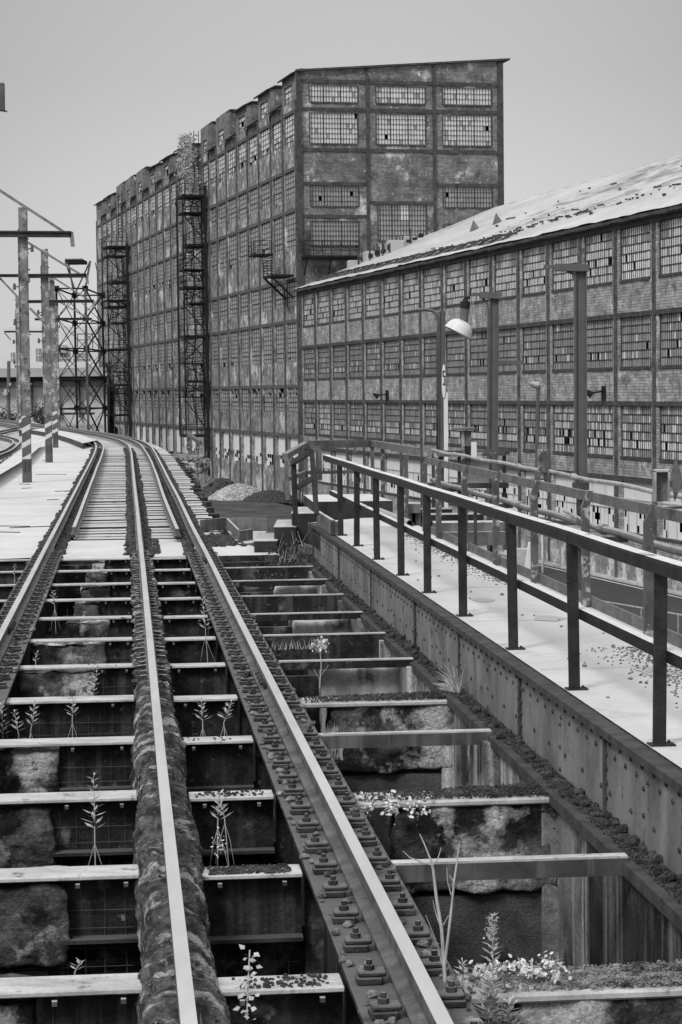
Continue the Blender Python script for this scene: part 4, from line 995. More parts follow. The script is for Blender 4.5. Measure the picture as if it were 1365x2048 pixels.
# stained concrete side of the girder pit, pit floor and dark walls
q = MB(FT); q.box(2.66, 3.1, 5, 12.6, 4.5, 7.455); q.box(2.66, 3.1, 12.6, 34, 4.5, 7.455, 1); struct(q.build('pit_wall', ['pit_concrete', 'pit_pale']))
q = MB(FT)
for k in range(2, 12): q.box(2.56, 2.66, UB[k] - .1 - .06, UB[k] + .0, 4.5, 7.43)
struct(q.build('pit_buttress', 'pit_pale'))
q = MB(FT); q.quad((-8, 3, 4.6), (3, 3, 4.6), (3, 40, 4.6), (-8, 40, 4.6)); q.box(-8, 2.7, 34.2, 34.4, 4.6, 7.2); struct(q.build('pit_floor', 'pit_dark'))
# dark back plates with faint ribs in the narrow bays; stones in the wide gauge bays
for k, u in enumerate(UB):
    q = MB(FT); q.box(VC + .15, VR - .2, u + .06, u + .1, 5.6, 7.16); q.box(VC + .15, VR - .2, u + .0, u + .06, 6.86, 6.90, 0); q.box(VC + .15, VR - .2, u - .02, u + .06, 6.60, 6.63, 1)
    tag(q.build('back_plate', ['beam_side', 'bar_side']), ORD[k] + ' rusted plate below the short cross beams between middle and clipped rail', 'steel plate', 'plates in the narrow gauge bays')
    sd = k * 5.1
    if k not in (4,):
        vr = [-.42, -.36, -.50, -.52, -.3, -.32, -.25, -.22, -.35, -.25, -.3, -.35][k]; vl = -1.9 if k < 4 else -1.0 + (.04 * k if k > 6 else 0)
        if k == 0: vl = -2.1
        b = rough_block(FT, vl, vr, u - .06, u + .42, 7.02 if k < 6 else 7.05, 7.44, .05, 'stone_block', 'stone', seed=sd)
        tag(b, ORD[k] + ' rough quarried stone block seated below the wide gauge cross beams', 'stone block', 'stone blocks under the cross beams')
        q = MB(FT); q.box(vl, vr - .1, u + .02, u + .42, 5.2, 6.98); tag(q.build('stone_pier', 'stone_low'), ORD[k] + ' smooth concrete pier below the rough stone blocks', 'pier', 'piers under the stone blocks')
    q = MB(FT); q.box(-.6, VC - .1, u + .25, u + .3, 5.2, 7.2); q.box(-.8, VC - .1, u + .1, u + .25, 6.93, 6.97)
    tag(q.build('web_plate', 'beam_side'), ORD[k] + ' dark plate beside the stone blocks under the middle rail', 'steel plate', 'plates beside the stone blocks')
b = rough_block(FT, .45, .85, UB[6] + .0 + .05, UB[6] + .35, 7.0, 7.36, .06, 'boulder', 'stone', rnd=.15, seed=44); tag(b, 'single rounded mottled boulder under the short cross beams', 'boulder')
# wire mesh hanging in the bays
for k, u in enumerate(UB[:9]):
    q = MB(FT)
    v = VC + .2
    while v < VR - .25: q.tube([FT(v, u - .02, 7.42), FT(v + U(-.01, .01), u - .03, 6.75)], .0022, 4); v += .085
    for z in (7.35, 7.27, 7.19, 7.1, 7.0, 6.9, 6.8): q.tube([FT(VC + .18, u - .03, z + U(-.01, .01)), FT(VR - .25, u - .03, z + U(-.01, .01))], .0022, 4)
    v = -.75
    while v < VC - .2: q.tube([FT(v, u + .02, 7.42), FT(v + U(-.01, .01), u + .0, 6.9)], .0022, 4); v += .1
    for z in (7.3, 7.2, 7.1, 7.0): q.tube([FT(-.8, u + .0, z + U(-.01, .01)), FT(VC - .2, u + .0, z + U(-.01, .01))], .0022, 4)
    tag(q.build('wire_mesh', 'wire'), ORD[k] + ' thin sagging wire mesh hung below the cross beams', 'wire mesh', 'wire meshes in the bays')
# gravel on the short beams
q = MB(FT)
for k, n in ((0, 120), (1, 420), (2, 90), (3, 14)):
    for _ in range(n):
        f = (R() ** .6 if k == 0 else R()); v = VC + .2 + (VR - VC - .5) * f; s_ = U(.006, .012); q.rock(FT(v, UB[k] - .08 + U(-.09, .09), 7.50 + s_ * .5), s_, .8)
for k in (5,):
    for _ in range(4): s_ = U(.006, .02); q.rock(FT(U(-.6, 0), UB[k] + U(-.06, .08), 7.5 + s_ * .4), s_, .8)
# slope of coal gravel against the girder web inside the near bay
for _ in range(1500):
    u = 9.5 + 1.9 * R(); f = R(); s_ = U(.008, .02); q.rock(FT(VR - .20 - .05 * R(), u, 6.95 - .02 * R()), s_ * .3, .8)
stuff(q.build('gravel', 'gravel'), 'loose dark pellets scattered on the short cross beams', 'gravel')
# loose dark weeds/litter in the bays
q = MB()
for (v, u, z, rx, n) in ((.9, 15.9, 6.95, .3, 120), (-.2, 15.8, 6.98, .5, 160), (.6, 13.8, 6.95, .4, 120), (-.6, 18.3, 6.98, .6, 200), (2.4, 33.0, 7.35, .5, 500), (2.0, 30.9, 7.35, .5, 160), (-2, 24, 7.3, .6, 200)):
    leafblob(q, FT(v, u, z), rx, .25, .12, n, .01, .03)
stuff(q.build('weeds', 'leaf_dark'), 'dark low weeds and litter down in the bays', 'weeds')

# ================================================================== RIVETED GIRDER AND WALKWAY
GV = 2.80
gd = thing('riveted_girder', 'long grey riveted plate girder along the walkway edge', 'girder', FT(GV, 9, 7.4))
seams = [7.0, 8.95, 10.85, 12.75, 15.6, 18.5, 21.4, 25.3, 29.2, 33.2]
for i in range(len(seams) - 1):
    a, b = seams[i], seams[i + 1]; q = MB(FT); q.box(GV + (.006 if i % 2 else 0), GV + .06, a + .004, b - .004, 7.42, 7.985)
    def riv(u, z, s=.019): 
        c = FT(GV - .0 + (.006 if i % 2 else 0), u, z); k = len(q.v); n = 6
        ax = FT(-1, 0, 0) - FT(0, 0, 0)
        for rr, hh in ((1, 0), (.7, .6)):
            for j in range(n): an = 2 * math.pi * j / n; q.v.append(c + ax * hh * s + (FT(0, 1, 0) - FT(0, 0, 0)) * math.cos(an) * s * rr + Vector((0, 0, math.sin(an) * s * rr)))
        for j in range(n): q.f.append((k + j, k + (j + 1) % n, k + n + (j + 1) % n, k + n + j)); q.mi.append(1)
        q.f.append(tuple(k + n + j for j in range(n))); q.mi.append(1)
    for e in (a + .05, b - .05):
        z = 7.50
        while z < 7.95: riv(e, z); z += .085
    m_ = (a + b) / 2
    z = 7.5
    while z < 7.95: riv(m_ - .03, z); z += .15 
    n_ = int((b - a) / .13)
    for j in range(1, n_): u = a + (b - a) * j / n_; riv(u, 7.915 if j % 2 else 7.85)
    for j in range(1, n_, 4): riv(a + (b - a) * j / n_, 7.62)
    q.build('web_panel', ['girder', 'girder_flange'], gd)
q = MB(FT); q.box(GV - .05, GV + .12, 6.8, 33.4, 7.986, 8.0); q.box(GV - .05, GV - .035, 6.8, 33.4, 7.955, 7.986); q.build('top_flange', 'girder_flange', gd)
q = MB(FT); q.box(2.60, GV - .001, 6.8, 34, 7.456, 7.47); q.box(2.60, 2.612, 6.8, 34, 7.40, 7.456); q.build('bottom_flange', 'girder_flange', gd)
for sx_ in seams[1:]:
    q = MB(FT); q.box(GV - .012, GV, sx_ - .03, sx_ + .03, 7.47, 7.95); q.build('splice', 'girder_flange', gd)
q = MB(FT)
for _ in range(11000):
    u = 7 + 27 * R() ** 1.3; s_ = U(.004, .010) if R() < .985 else U(.018, .045); q.rock(FT(GV - .01 - .13 * R() ** 1.7, u, 7.472 + s_ * .4), s_, .8)
stuff(q.build('gravel', 'gravel'), 'dark coal grit lying on the lower flange of the riveted girder', 'gravel')
slab('walkway_deck', [FT(GV + .06, 6.5, 0), FT(4.25, 6.5, 0), FT(4.25, 32, 0), FT(GV + .06, 32, 0)], 8.012, .12, 'deck_pale')
q = MB(FT)
for _ in range(6000):
    u = random.choice((U(11, 16.5), U(22, 30))); s_ = U(.006, .013); v = 4.08 - abs(random.gauss(0, .13)) * (1.8 if u < 17 else 1.2); q.rock(FT(v, u, 8.012 + s_ * .35), s_, .8)
for _ in range(40): s_ = U(.01, .02); q.rock(FT(U(3.0, 4.0), U(9, 28), 8.012 + s_ * .4), s_, .8)
stuff(q.build('gravel', 'gravel_pale'), 'brownish gravel drift along the far side of the walkway', 'gravel')
q = MB(FT)
for u in (8.9, 12.1, 15.3, 18.6, 21.8, 25.0, 28.2): q.box(GV + .1, 4.2, u, u + .010, 8.0125, 8.0145)
struct(q.build('deck_joint', 'far_grey'))
q = MB(FT)
for (v, u, rr) in ((3.6, 18.7, .12), (3.35, 12.6, .1), (3.7, 15.0, .15), (3.3, 20.5, .1)):
    ps = [FT(v + rr * 1.3 * math.cos(a) * U(.5, 1.2), u + rr * 2.2 * math.sin(a) * U(.7, 1.2), 8.016) for a in [i * .63 for i in range(10)]]; q.face(ps)
struct(q.build('deck_stain', 'far_grey'))
# near handrail
hr = thing('handrail', 'black iron handrail with flat pale topped bars along the girder edge', 'handrail', FT(2.92, 8, 8.0))
PU = [9.7, 11.92, 14.24, 16.54, 19.06, 21.34, 23.42, 25.70, 27.99, 30.08]
HV = 2.915
for i, u in enumerate(PU):
    q = MB(FT); lean = U(-.015, .015)
    q.hexa([FT(HV - .038, u - .035, 8.0), FT(HV + .038, u - .035, 8.0), FT(HV + .038, u - .02, 8.0), FT(HV - .038, u - .02, 8.0), FT(HV - .038 + lean, u - .035, 9.03), FT(HV + .038 + lean, u - .035, 9.03), FT(HV + .038 + lean, u - .02, 9.03), FT(HV - .038 + lean, u - .02, 9.03)])
    q.hexa([FT(HV + .030, u - .02, 8.0), FT(HV + .038, u - .02, 8.0), FT(HV + .038, u + .03, 8.0), FT(HV + .03, u + .03, 8.0), FT(HV + .03 + lean, u - .02, 9.03), FT(HV + .038 + lean, u - .02, 9.03), FT(HV + .038 + lean, u + .03, 9.03), FT(HV + .03 + lean, u + .03, 9.03)])
    q.build('post', 'post_black', hr, bevel=.003)
    q = MB(FT); q.box(HV - .05, HV + .09, u - .05, u + .06, 8.0125, 8.022); q.build('foot_plate', 'post_black', hr)
    for a_ in (-.035, .035): q = MB(FT); q.tube([FT(HV + .07, u + a_, 8.02), FT(HV + .07, u + a_, 8.034)], .009, 6); q.build('bolt', 'clip_steel', hr)
q = MB(lambda v, u, z: FT(v + .003 * math.sin(u * .9) + .0015 * math.sin(u * 2.3), u, z + .002 * math.sin(u * 1.4)))
SEG = [7 + 25.2 * i / 42 for i in range(43)]
for a_, b_ in zip(SEG, SEG[1:]): q.box(HV - .045, HV + .04, a_, b_, 9.056, 9.066)
for a_, b_ in zip(SEG, SEG[1:]): q.box(HV - .045, HV - .033, a_, b_, 8.985, 9.055)
q.box(HV - .045, HV + .04, 7, 7.01, 9.056, 9.066); q.build('top_rail', 'rail_cap', hr)
q = MB(FT); q.box(HV + .046, HV + .11, 7, 32.2, 8.535, 8.545); q.box(HV + .046, HV + .056, 7, 32.2, 8.475, 8.535); q.build('mid_rail', 'rail_cap', hr)
# leaning end posts and stair stringer rail
q = MB()
def PT(x, y, u_, mb=None): # point on the handrail plane by picture height
    Y = FT(HV, u_, 0).y; return at_y(x, y, Y)
q.bar(PT(634, 1030, 31.5), PT(624, 903, 31.8), .075, .05, upv=Vector((0, 1, 0))); q.bar(PT(592, 1052, 33.5), PT(588, 928, 33.5), .08, .06, upv=Vector((0, 1, 0)))
q.bar(PT(586, 926, 33.5), PT(622, 903, 32.0), .07, .07); q.bar(PT(595, 975, 33.5), PT(628, 955, 32.0), .05, .07)
q.build('stair_rail', 'post_black', hr)
# opposite stair handrail and end rail
h2 = thing('end_handrail', 'grey weathered handrail around the far stair landing', 'handrail', FT(3.6, 38, 8.1))
def P2(x, y, Y): return at_y(x, y, Y)
q = MB(); YY = 38
q.bar(P2(572, 912, 38), P2(576, 1000, 38), .07, .06, upv=Vector((0, 1, 0))); q.bar(P2(570, 913, 38), P2(612, 889, 40), .1, .10); q.bar(P2(612, 889, 40), P2(745, 887, 41), .06, .14); q.bar(P2(745, 887, 41), P2(838, 903, 33.5), .06, .12); q.bar(P2(604, 898, 40), P2(640, 897, 40), .06, .1)
q.bar(P2(612, 945, 40), P2(745, 943, 41), .05, .06); q.bar(P2(576, 958, 38), P2(612, 945, 40), .05, .07)
for x, y0, y1, Y in ((612, 890, 1000, 40), (745, 888, 990, 41), (640, 898, 960, 40), (710, 895, 905, 40)): q.bar(P2(x, y0, Y), P2(x + 1, y1, Y), .07, .07, upv=Vector((0, 1, 0)))
q.build('rail_bar', 'bar_old', h2)
# old flaking railing on the far edge
h3 = thing('old_railing', 'older railing with peeling pale paint on the walkway far edge', 'railing', FT(4.13, 17, 8.0))
OV = 4.13
for x, yb, yt in ((1309, 1330, 1007), (1169, 1217, 975), (1074, 1169, 956), (1003.6, 1133, 943), (940, 1103, 929), (882, 1079.5, 918), (850, 1063.5, 908), (812, 1040, 898), (766, 1004, 893)):
    b = at_z(x, yb, 8.0); v_, u_ = vu(b); 
    if yb == 1330: u_ = 17.2
    if yb in (1103,): u_ = 26.8
    q = MB(FT); u0 = u_; top = 9.07
    if u_ < 30.5: vv = OV
    else: vv = v_
    q.hexa([FT(vv - .03, u0 - .03, 8.0), FT(vv + .04, u0 - .03, 8.0), FT(vv + .04, u0 + .04, 8.0), FT(vv - .03, u0 + .04, 8.0), FT(vv - .03, u0 - .03, 8.93), FT(vv + .04, u0 - .03, 8.93), FT(vv + .04, u0 + .04, 8.93), FT(vv - .03, u0 + .04, 8.93)])
    q.hexa([FT(vv - .03, u0 - .03, 8.93), FT(vv + .04, u0 - .03, 8.93), FT(vv + .04, u0 + .04, 8.93), FT(vv - .03, u0 + .04, 8.93), FT(vv + .03, u0 - .03, 9.07), FT(vv + .07, u0 - .03, 9.07), FT(vv + .07, u0 + .04, 9.07), FT(vv + .03, u0 + .04, 9.07)])
    q.build('post', 'post_old', h3)
q = MB(FT); q.box(OV + .045, OV + .075, 6, 30.6, 8.97, 9.06); q.build('top_rail', 'bar_old', h3)
q = MB(FT); q.box(OV + .045, OV + .06, 6, 31, 8.52, 8.57); q.build('mid_rail', 'bar_old', h3)
q = MB(FT); q.box(OV + .045, OV + .06, 6, 31, 8.0, 8.115); q.build('kick_plate', 'bar_old', h3)

# pipes outside the railing
def pipeline(lab, v, z, r, u0, u1, mt, joints):
    o = thing('pipe', lab, 'pipe', FT(v, u0, z), 'service pipes beside the walkway'); q = MB(); n = 30
    q.tube([FT(v, u0 + (u1 - u0) * i / n, z + .02 * math.sin(i * 1.3) * .4) for i in range(n + 1)], r, 10); q.build('pipe_run', mt, o, smooth=True)
    for u in joints: q = MB(); q.tube([FT(v, u - .07, z), FT(v, u + .07, z)], r * 1.5, 10); q.build('coupling', mt, o, smooth=True)
    return o
pA = pipeline('thin pale conduit along the outside of the old railing at hand height', 4.6, 9.09, .022, 13, 33, 'pipe_pale', (16.6, 18.6, 22.4, 25.6, 28.5, 30.7))
pB = pipeline('thicker grey pipe running lower outside the old railing', 4.6, 8.63, .036, 13, 33, 'pipe_grey', (17, 21.0, 25.5, 29))
for u in (17.9, 24, 29.5):
    q = MB(FT); q.bar(FT(4.6, u, 9.07), FT(4.62, u, 8.93), .03, .03); q.bar(FT(4.2, u, 9.0), FT(4.6, u, 9.0), .02, .02); q.build('pipe_bracket', 'beam_steel', pA)
for u in (14.6, 20.3, 26.5, 31.0):
    q = MB(FT); q.box(4.2, 4.68, u - .03, u + .03, 8.55, 8.6); q.bar(FT(4.22, u, 8.0), FT(4.22, u, 8.6), .04, .04); q.build('pipe_support', 'beam_steel', pB)
q = MB(FT); q.tube([FT(4.5, 20.8, 8.66), FT(4.62, 23.0, 8.70)], .018, 8); q.tube([FT(4.45, 21.6, 8.70), FT(4.66, 22.6, 8.68)], .014, 8); q.box(4.4, 4.75, 21.1, 22.0, 8.60, 8.61); tag(q.build('loose_pipes', 'pipe_pale'), 'short loose pipe offcuts lying by the grey pipe', 'pipe offcuts')
q = MB(FT); q.tube([FT(4.6, 15.6, 8.46), FT(4.55, 15.0, 8.47)], .03, 8); q.tube([FT(4.55, 15.3, 8.45), FT(4.55, 15.3, 8.56)], .02, 8); q.tube([FT(4.55, 15.0, 8.47), FT(4.5, 14.7, 8.45)], [.04, .03], 8); q.tube([FT(4.25, 15.3, 8.52), FT(4.55, 15.3, 8.52)], .014, 6)
tag(q.build('pipe_valve', 'pipe_pale'), 'pale pipe valve with an open end beside the black handrail top', 'valve')
# the bracket-shaped pole head near the frame edge
q = MB(); c = at_y(1326, 975, 16.8)
for (x0, y0, x1, y1) in ((1307, 940, 1346, 1003),):
    A = at_y(x0, y0, 16.8); B = at_y(x1 - 8, y1, 16.8); q.box(A.x + .015, B.x - .015, 16.80, 16.84, B.z, A.z - .02)
q.build
o = thing('junction_box', 'open steel junction box with pale rim on top of an old railing post', 'junction box', at_y(1322, 1003, 16.8)); q.build('back_panel', 'bar_old', o)
q = MB(); q.box(A.x, A.x + .015, 16.72, 16.84, B.z, A.z); q.box(B.x - .015, B.x, 16.72, 16.84, B.z, A.z); q.box(A.x, B.x, 16.72, 16.84, A.z - .015, A.z + .005); q.build('rim', 'pipe_pale', o, bevel=.004)
q = MB(); t_ = at_y(1352, 915, 17.0); m_ = at_y(1368, 960, 17.0); e_ = at_y(1350, 1003, 17.0); s_ = at_y(1343, 950, 17.0)
for dy in (0, .02): q.face([p + Vector((0, dy, 0)) for p in (s_, t_, m_, e_)])
q.build('flap', 'bar_old', o)
q = MB(FT); ww = at_y(1095, 905, 23); w2 = at_y(1080, 955, 23); q.box  # pale meter box on the conduit
A = at_y(1079, 899, 23.3); B = at_y(1096, 952, 23.3); q = MB(); q.box(A.x, B.x, 23.3, 23.36, B.z + .04, A.z); q.box(A.x - .01, A.x + .01, 23.28, 23.38, B.z - .05, A.z); q.box(B.x - .01, B.x + .01, 23.28, 23.38, B.z - .05, A.z)
tag(q.build('meter_box', 'post_old'), 'small upright box with peeling paint standing on the thin conduit', 'meter box')

# lamp posts beyond
def lamp_post(lab, x, ytop, ybot, v, wpx, arm=None, dome=False, conduit=True):
    tx = ray(x, 780); Y = v / (sp * 1.0 + cp * (tx.x / tx.y)); Y = v / (cp * tx.x / tx.y + sp)
    b = at_y(x, ybot, Y); t = at_y(x - 1 + (0 if x > 1100 else 3 if x < 1000 else 0), ytop, Y); w_ = wpx * Y / F
    o = thing('lamp_post', lab, 'lamp post', Vector((b.x, Y, 0)), 'steel lamp posts along the walkway')
    q = MB(); U_ = Vector((0, 1, 0)); q.bar(b, t, w_, .03, upv=U_)
    for s in (-1, 1): q.bar(b + Vector((s * w_ * .5, .0, 0)), t + Vector((s * w_ * .5, .0, 0)), .02, .12, upv=U_)
    q.build('post', 'lamp_post', o)
    q = MB(); q.bar(Vector((b.x + .02, Y + .25, 0)), Vector((b.x + .02, Y + .25, b.z + .2)), .15, .15); q.box(b.x - w_ * .7, b.x + w_ * .7, Y - .1, Y + .3, b.z - .1, b.z + .02); q.build('support', 'beam_steel', o)
    if arm:
        x0, x1, y0, y1 = arm; A = at_y(x0, (y0 + y1) / 2, Y - .02); B = at_y(x1, (y0 + y1) / 2 + 2, Y - .02); h = (y1 - y0) * Y / F; f = .62
        M_ = A.lerp(B, .25); q = MB(); q.bar(M_, B, .14, h); q.bar(M_ + Vector((0, 0, -h * .55)), B + Vector((0, 0, -h * .55)), .22, .03); q.bar(A, M_, .08, h * .6); q.build('arm', 'lamp_post', o)
        q = MB(); q.tube([at_y(x - wpx * .5 - 22 * wpx / 26, y1 + 4, Y - .05), at_y(x - wpx * .5 - 6, y1 + 8, Y - .05), at_y(x - wpx * .5 - 2, y1 + 24, Y - .05), at_y(x - wpx * .5 - 1, ybot, Y - .05)], .03, 6); q.build('conduit', 'lamp_post', o)
    return o, Y
lamp_post('tallest and nearest bare lamp post with a straight arm', 1163, 533, 968, 8.0, 21, (1088, 1177, 527, 539))
L2, Y2 = lamp_post('lamp post with a white dome lamp hanging from its arm', 987, 590, 1030, 8.0, 16, (945, 1004, 583, 594))
L3, Y3 = lamp_post('farthest lamp post with a curved pipe arm', 883, 622, 905, 8.0, 11)
q = MB(); q.tube([at_y(833, 620, Y3), at_y(850, 619, Y3), at_y(865, 621, Y3), at_y(874, 628, Y3), at_y(877, 642, Y3), at_y(876, 905, Y3)], .04, 8); q.build('curved_arm', 'lamp_post', L3, smooth=True)
o4, Y4 = lamp_post('short dark post with a bracket arm behind the dome lamp post', 980, 720, 1000, 8.9, 12)
q = MB(); q.bar(at_y(975, 725, Y4), at_y(1046, 725, Y4), .1, .1); q.build('arm', 'lamp_post', o4)
# dome lamp, hangs tilted
dl = thing('dome_lamp', 'tilted white enamel dome lamp hanging from the post arm', 'lamp', at_y(922, 655, Y2 - .1))
def dome():
    c = at_y(928, 642, Y2 - .1); s = 28 * Y2 / F; til = math.radians(-28); q = MB(); n = 28; prof = [(.16, 0), (.30, -.0), (.46, -.04), (.66, -.16), (.85, -.36), (.97, -.60), (1.02, -.86), (1.07, -.93), (1.03, -.96), (.95, -.86), (.8, -.45), (.4, -.1)]
    off = Vector((.0, 0, .25 * s)); rows = []
    for (r_, z) in prof:
        for j in range(n):
            a = 2 * math.pi * j / n; p = Vector((r_ * s * math.cos(a), r_ * s * math.sin(a), z * s)) 
            p = Matrix.Rotation(-til, 3, 'Y') @ p; q.v.append(c + p)
    for i in range(len(prof) - 1):
        for j in range(n): q.f.append((i * n + j, i * n + (j + 1) % n, (i + 1) * n + (j + 1) % n, (i + 1) * n + j)); q.mi.append(0)
    q.f.append(tuple(range(n))); q.mi.append(0); return q, c, s
q, c_, s_ = dome(); q.build('shade', 'enamel', dl, smooth=True)
q = MB(); q.tube([c_ + Vector((0, 0, -.1 * s_)), at_y(930, 618, Y2 - .1)], .30 * s_, 12); q.build('neck', 'bar_old', dl)
q = MB(); q.tube([at_y(930, 617, Y2 - .1), at_y(931, 603, Y2 - .1)], .34 * s_, 12); q.tube([at_y(931, 603, Y2 - .1), at_y(932, 594, Y2 - .1)], [.2 * s_, .12 * s_], 8); q.tube([at_y(929, 597, Y2 - .1), at_y(940, 594, Y2 - .1)], .12 * s_, 6); q.build('socket', 'dark_steel', dl)
q = MB()
for x in (941, 946): q.tube([at_y(x, 596, Y2 - .1), at_y(x + 2, 620, Y2 - .1), at_y(x + 5, 636, Y2 - .1)], .012, 5)
q.build('loose_wire', 'stem', dl)
# thin conduit pole and white sign pole
Ya = 8.0 / (cp * (1075 - 682) / F + sp)
o = thing('conduit_pole', 'thin grey conduit pole with a small lamp head', 'pole', Vector((at_y(1076, 900, Ya).x, Ya, 0))); q = MB(); q.tube([Vector((at_y(1072, 1010, Ya).x, Ya, 0)), at_y(1072, 1010, Ya), at_y(1077, 770, Ya)], .035, 6); q.build('shaft', 'lamp_post', o)
q = MB(); q.tube([at_y(1058, 766, Ya), at_y(1068, 769, Ya), at_y(1078, 771, Ya)], [.05, .06, .07], 8); q.tube([at_y(1059, 760, Ya), at_y(1060, 772, Ya)], .04, 6); q.build('lamp_head', 'pipe_pale', o)
Yb = 7.0 / (cp * (890 - 682) / F + sp)
o = thing('marker_pole', 'white painted pole topped by a narrow oval sign', 'pole', Vector((at_y(892, 900, Yb).x, Yb, 0))); q = MB(); q.bar(at_y(893, 1040, Yb), at_y(892, 785, Yb), 8 * Yb / F, .06, upv=Vector((0, 1, 0))); q.bar(Vector((at_y(893, 1040, Yb).x, Yb, 0)), at_y(893, 1040, Yb), .07, .07); q.build('shaft', 'white_board', o)
q = MB(); ps = []
for i in range(20): a = 2 * math.pi * i / 20; ps.append(at_y(888 + 4 * math.cos(a), 762 + 34 * math.sin(a), Yb - .06))
q.face(ps); q.face([p + Vector((0, .04, 0)) for p in ps])
for i in range(20): q.face([ps[i], ps[(i + 1) % 20], ps[(i + 1) % 20] + Vector((0, .04, 0)), ps[i] + Vector((0, .04, 0))])
q.build('oval_sign', 'white_board', o)
q = MB()
for y in (742, 752, 768): q.bar(at_y(886, y, Yb - .07), at_y(891, y + 1, Yb - .07), .01, .03)
q.bar(at_y(886.5, 742, Yb - .07), at_y(886.5, 752, Yb - .07), .02, .01, upv=Vector((0, 1, 0))); q.bar(at_y(890, 756, Yb - .07), at_y(890, 768, Yb - .07), .02, .01, upv=Vector((0, 1, 0)))
q.build('sign_mark', 'beam_steel', o)
# cabinet on a post and the steel platform it stands on
Yc = 36.0
def bx3(mb, x0, x1, y0, y1, Y, d): A = at_y(x0, y0, Y); B = at_y(x1, y1, Y); mb.box(A.x, B.x, Y, Y + d, B.z, A.z)
o = thing('switch_cabinet', 'battered open switch cabinet with a flat lid on a short post', 'cabinet', at_y(935, 910, Yc))
q = MB(); bx3(q, 924, 944, 862, 893, Yc, .2); q.build('box', 'bar_old', o, bevel=.01)
q = MB(); bx3(q, 908, 952, 856, 860, Yc - .1, .5); q.build('lid', 'bar_old', o)
q = MB(); q.face([at_y(x, y, Yc - .03) for x, y in ((922, 864), (929, 862), (930, 893), (924, 896))]); q.build('door', 'pipe_pale', o)
q = MB(); bx3(q, 930, 942, 893, 925, Yc, .08); q.build('post', 'dark_steel', o)
q = MB(); bx3(q, 943, 954, 884, 918, Yc - .06, .05); q.build('panel', 'white_board', o)
pf = thing('service_gantry', 'dark steel gantry with two decks standing beyond the old railing', 'gantry', Vector((at_y(930, 1000, 37).x, 37, 0)))
q = MB(); bx3(q, 868, 1020, 902, 909, 37, .3); bx3(q, 860, 1018, 968, 976, 37, .6); q.build('beam', 'beam_steel', pf)
for x in (868, 920, 1010): q = MB(); bx3(q, x - 4, x + 4, 909, 1100, 37.1, .1); q.build('post', 'beam_steel', pf)
q = MB(); bx3(q, 925, 978, 918, 968, 37.2, .1); q.build('sheet', 'far_grey', pf)
q = MB(); bx3(q, 868, 1010, 905, 912, 36.8, .1); q.build('lintel', 'post_old', pf)
for (x0, x1, y0, y1, Y, mt, lab) in ((850, 968, 1030, 1044, 33.5, 'steel_dark_box', 'long dark steel channel beam lying beyond the walkway end'), (830, 905, 1019, 1028, 36, 'steel_dark_box', 'short dark channel beam behind the longer one'), (868, 1010, 1046, 1064, 32.6, 'steel_sheet', 'rusty tapered steel plate beam beyond the old railing'), (812, 842, 1008, 1026, 34, 'steel_sheet', 'small pale steel box beside the landing')):
    q = MB(); bx3(q, x0, x1, y0, y1, Y, .5); A = at_y(x0, y1, Y); B = at_y(x1, y1, Y)
    if lab.startswith('rusty'): q.box(A.x, B.x, Y - .1, Y + .5, A.z - .2, A.z)
    for xx in (A.x + .1, B.x - .2): q.box(xx, xx + .12, Y + .1, Y + .3, 0, A.z)
    tag(q.build('channel_beam', mt), lab, 'steel beam', 'steel beams beyond the walkway')
# landing pads and steel steps at the walkway end
def boxstep(lab, x0, x1, yt, Y0, d, z, h, mt='deck_pale', name='step_box', cat='step', grp='steel steps up to the walkway'):
    A = at_y(x0, yt, Y0); B = at_y(x1, yt, Y0); o = thing(name, lab, cat, Vector((A.x, Y0, z - h)), grp)
    q = MB(); q.box(A.x, B.x, Y0, Y0 + d, z - .012, z); q.build('tread', mt, o)
    q = MB(); q.box(A.x + .005, B.x - .005, Y0 + .01, Y0 + d - .01, z - h, z - .013); q.build('riser', 'steel_dark_box', o); return o
boxstep('lowest steel step with pale tread beside the cross slab', 508, 555, 1080, 34.6, 1.9, 7.66, .35, 'patchy_pale')
boxstep('middle steel step with pale tread', 548, 593, 1055, 34.9, 1.9, 7.86, .45, 'patchy_pale')
boxstep('upper steel step with pale tread under the stair rail', 583, 632, 1025, 35.1, 1.9, 8.06, .5, 'patchy_pale')
slab('landing_pad', [at_z(x, y, 8.2) for x, y in ((626, 1006), (608, 992), (740, 990), (786, 1004))], 8.22, .3, 'deck_pale', 'steel_dark_box')
q = MB(); q.tube([at_y(757, 1022, 33), at_y(821, 1048, 29.6)], .055, 12, cap=False); q.tube([at_y(757, 1022, 33), at_y(821, 1048, 29.6)], .045, 12, cap=False); tag(q.build('pipe', 'pipe_pale', smooth=True), 'short pale pipe offcut lying on the walkway', 'pipe')
q = MB(FT); q.box(GV + .0, GV + .05, 30.2, 32.6, 8.012, 8.22); q.box(GV, GV + .1, 30.2, 30.3, 8.012, 8.2); struct(q.build('walkway_curb', 'steel_sheet'))
slab('walkway_landing', [FT(GV, 32, 0), FT(4.25, 32, 0), FT(4.4, 36, 0), FT(GV, 34.2, 0)], 7.95, .3, 'deck_pale')
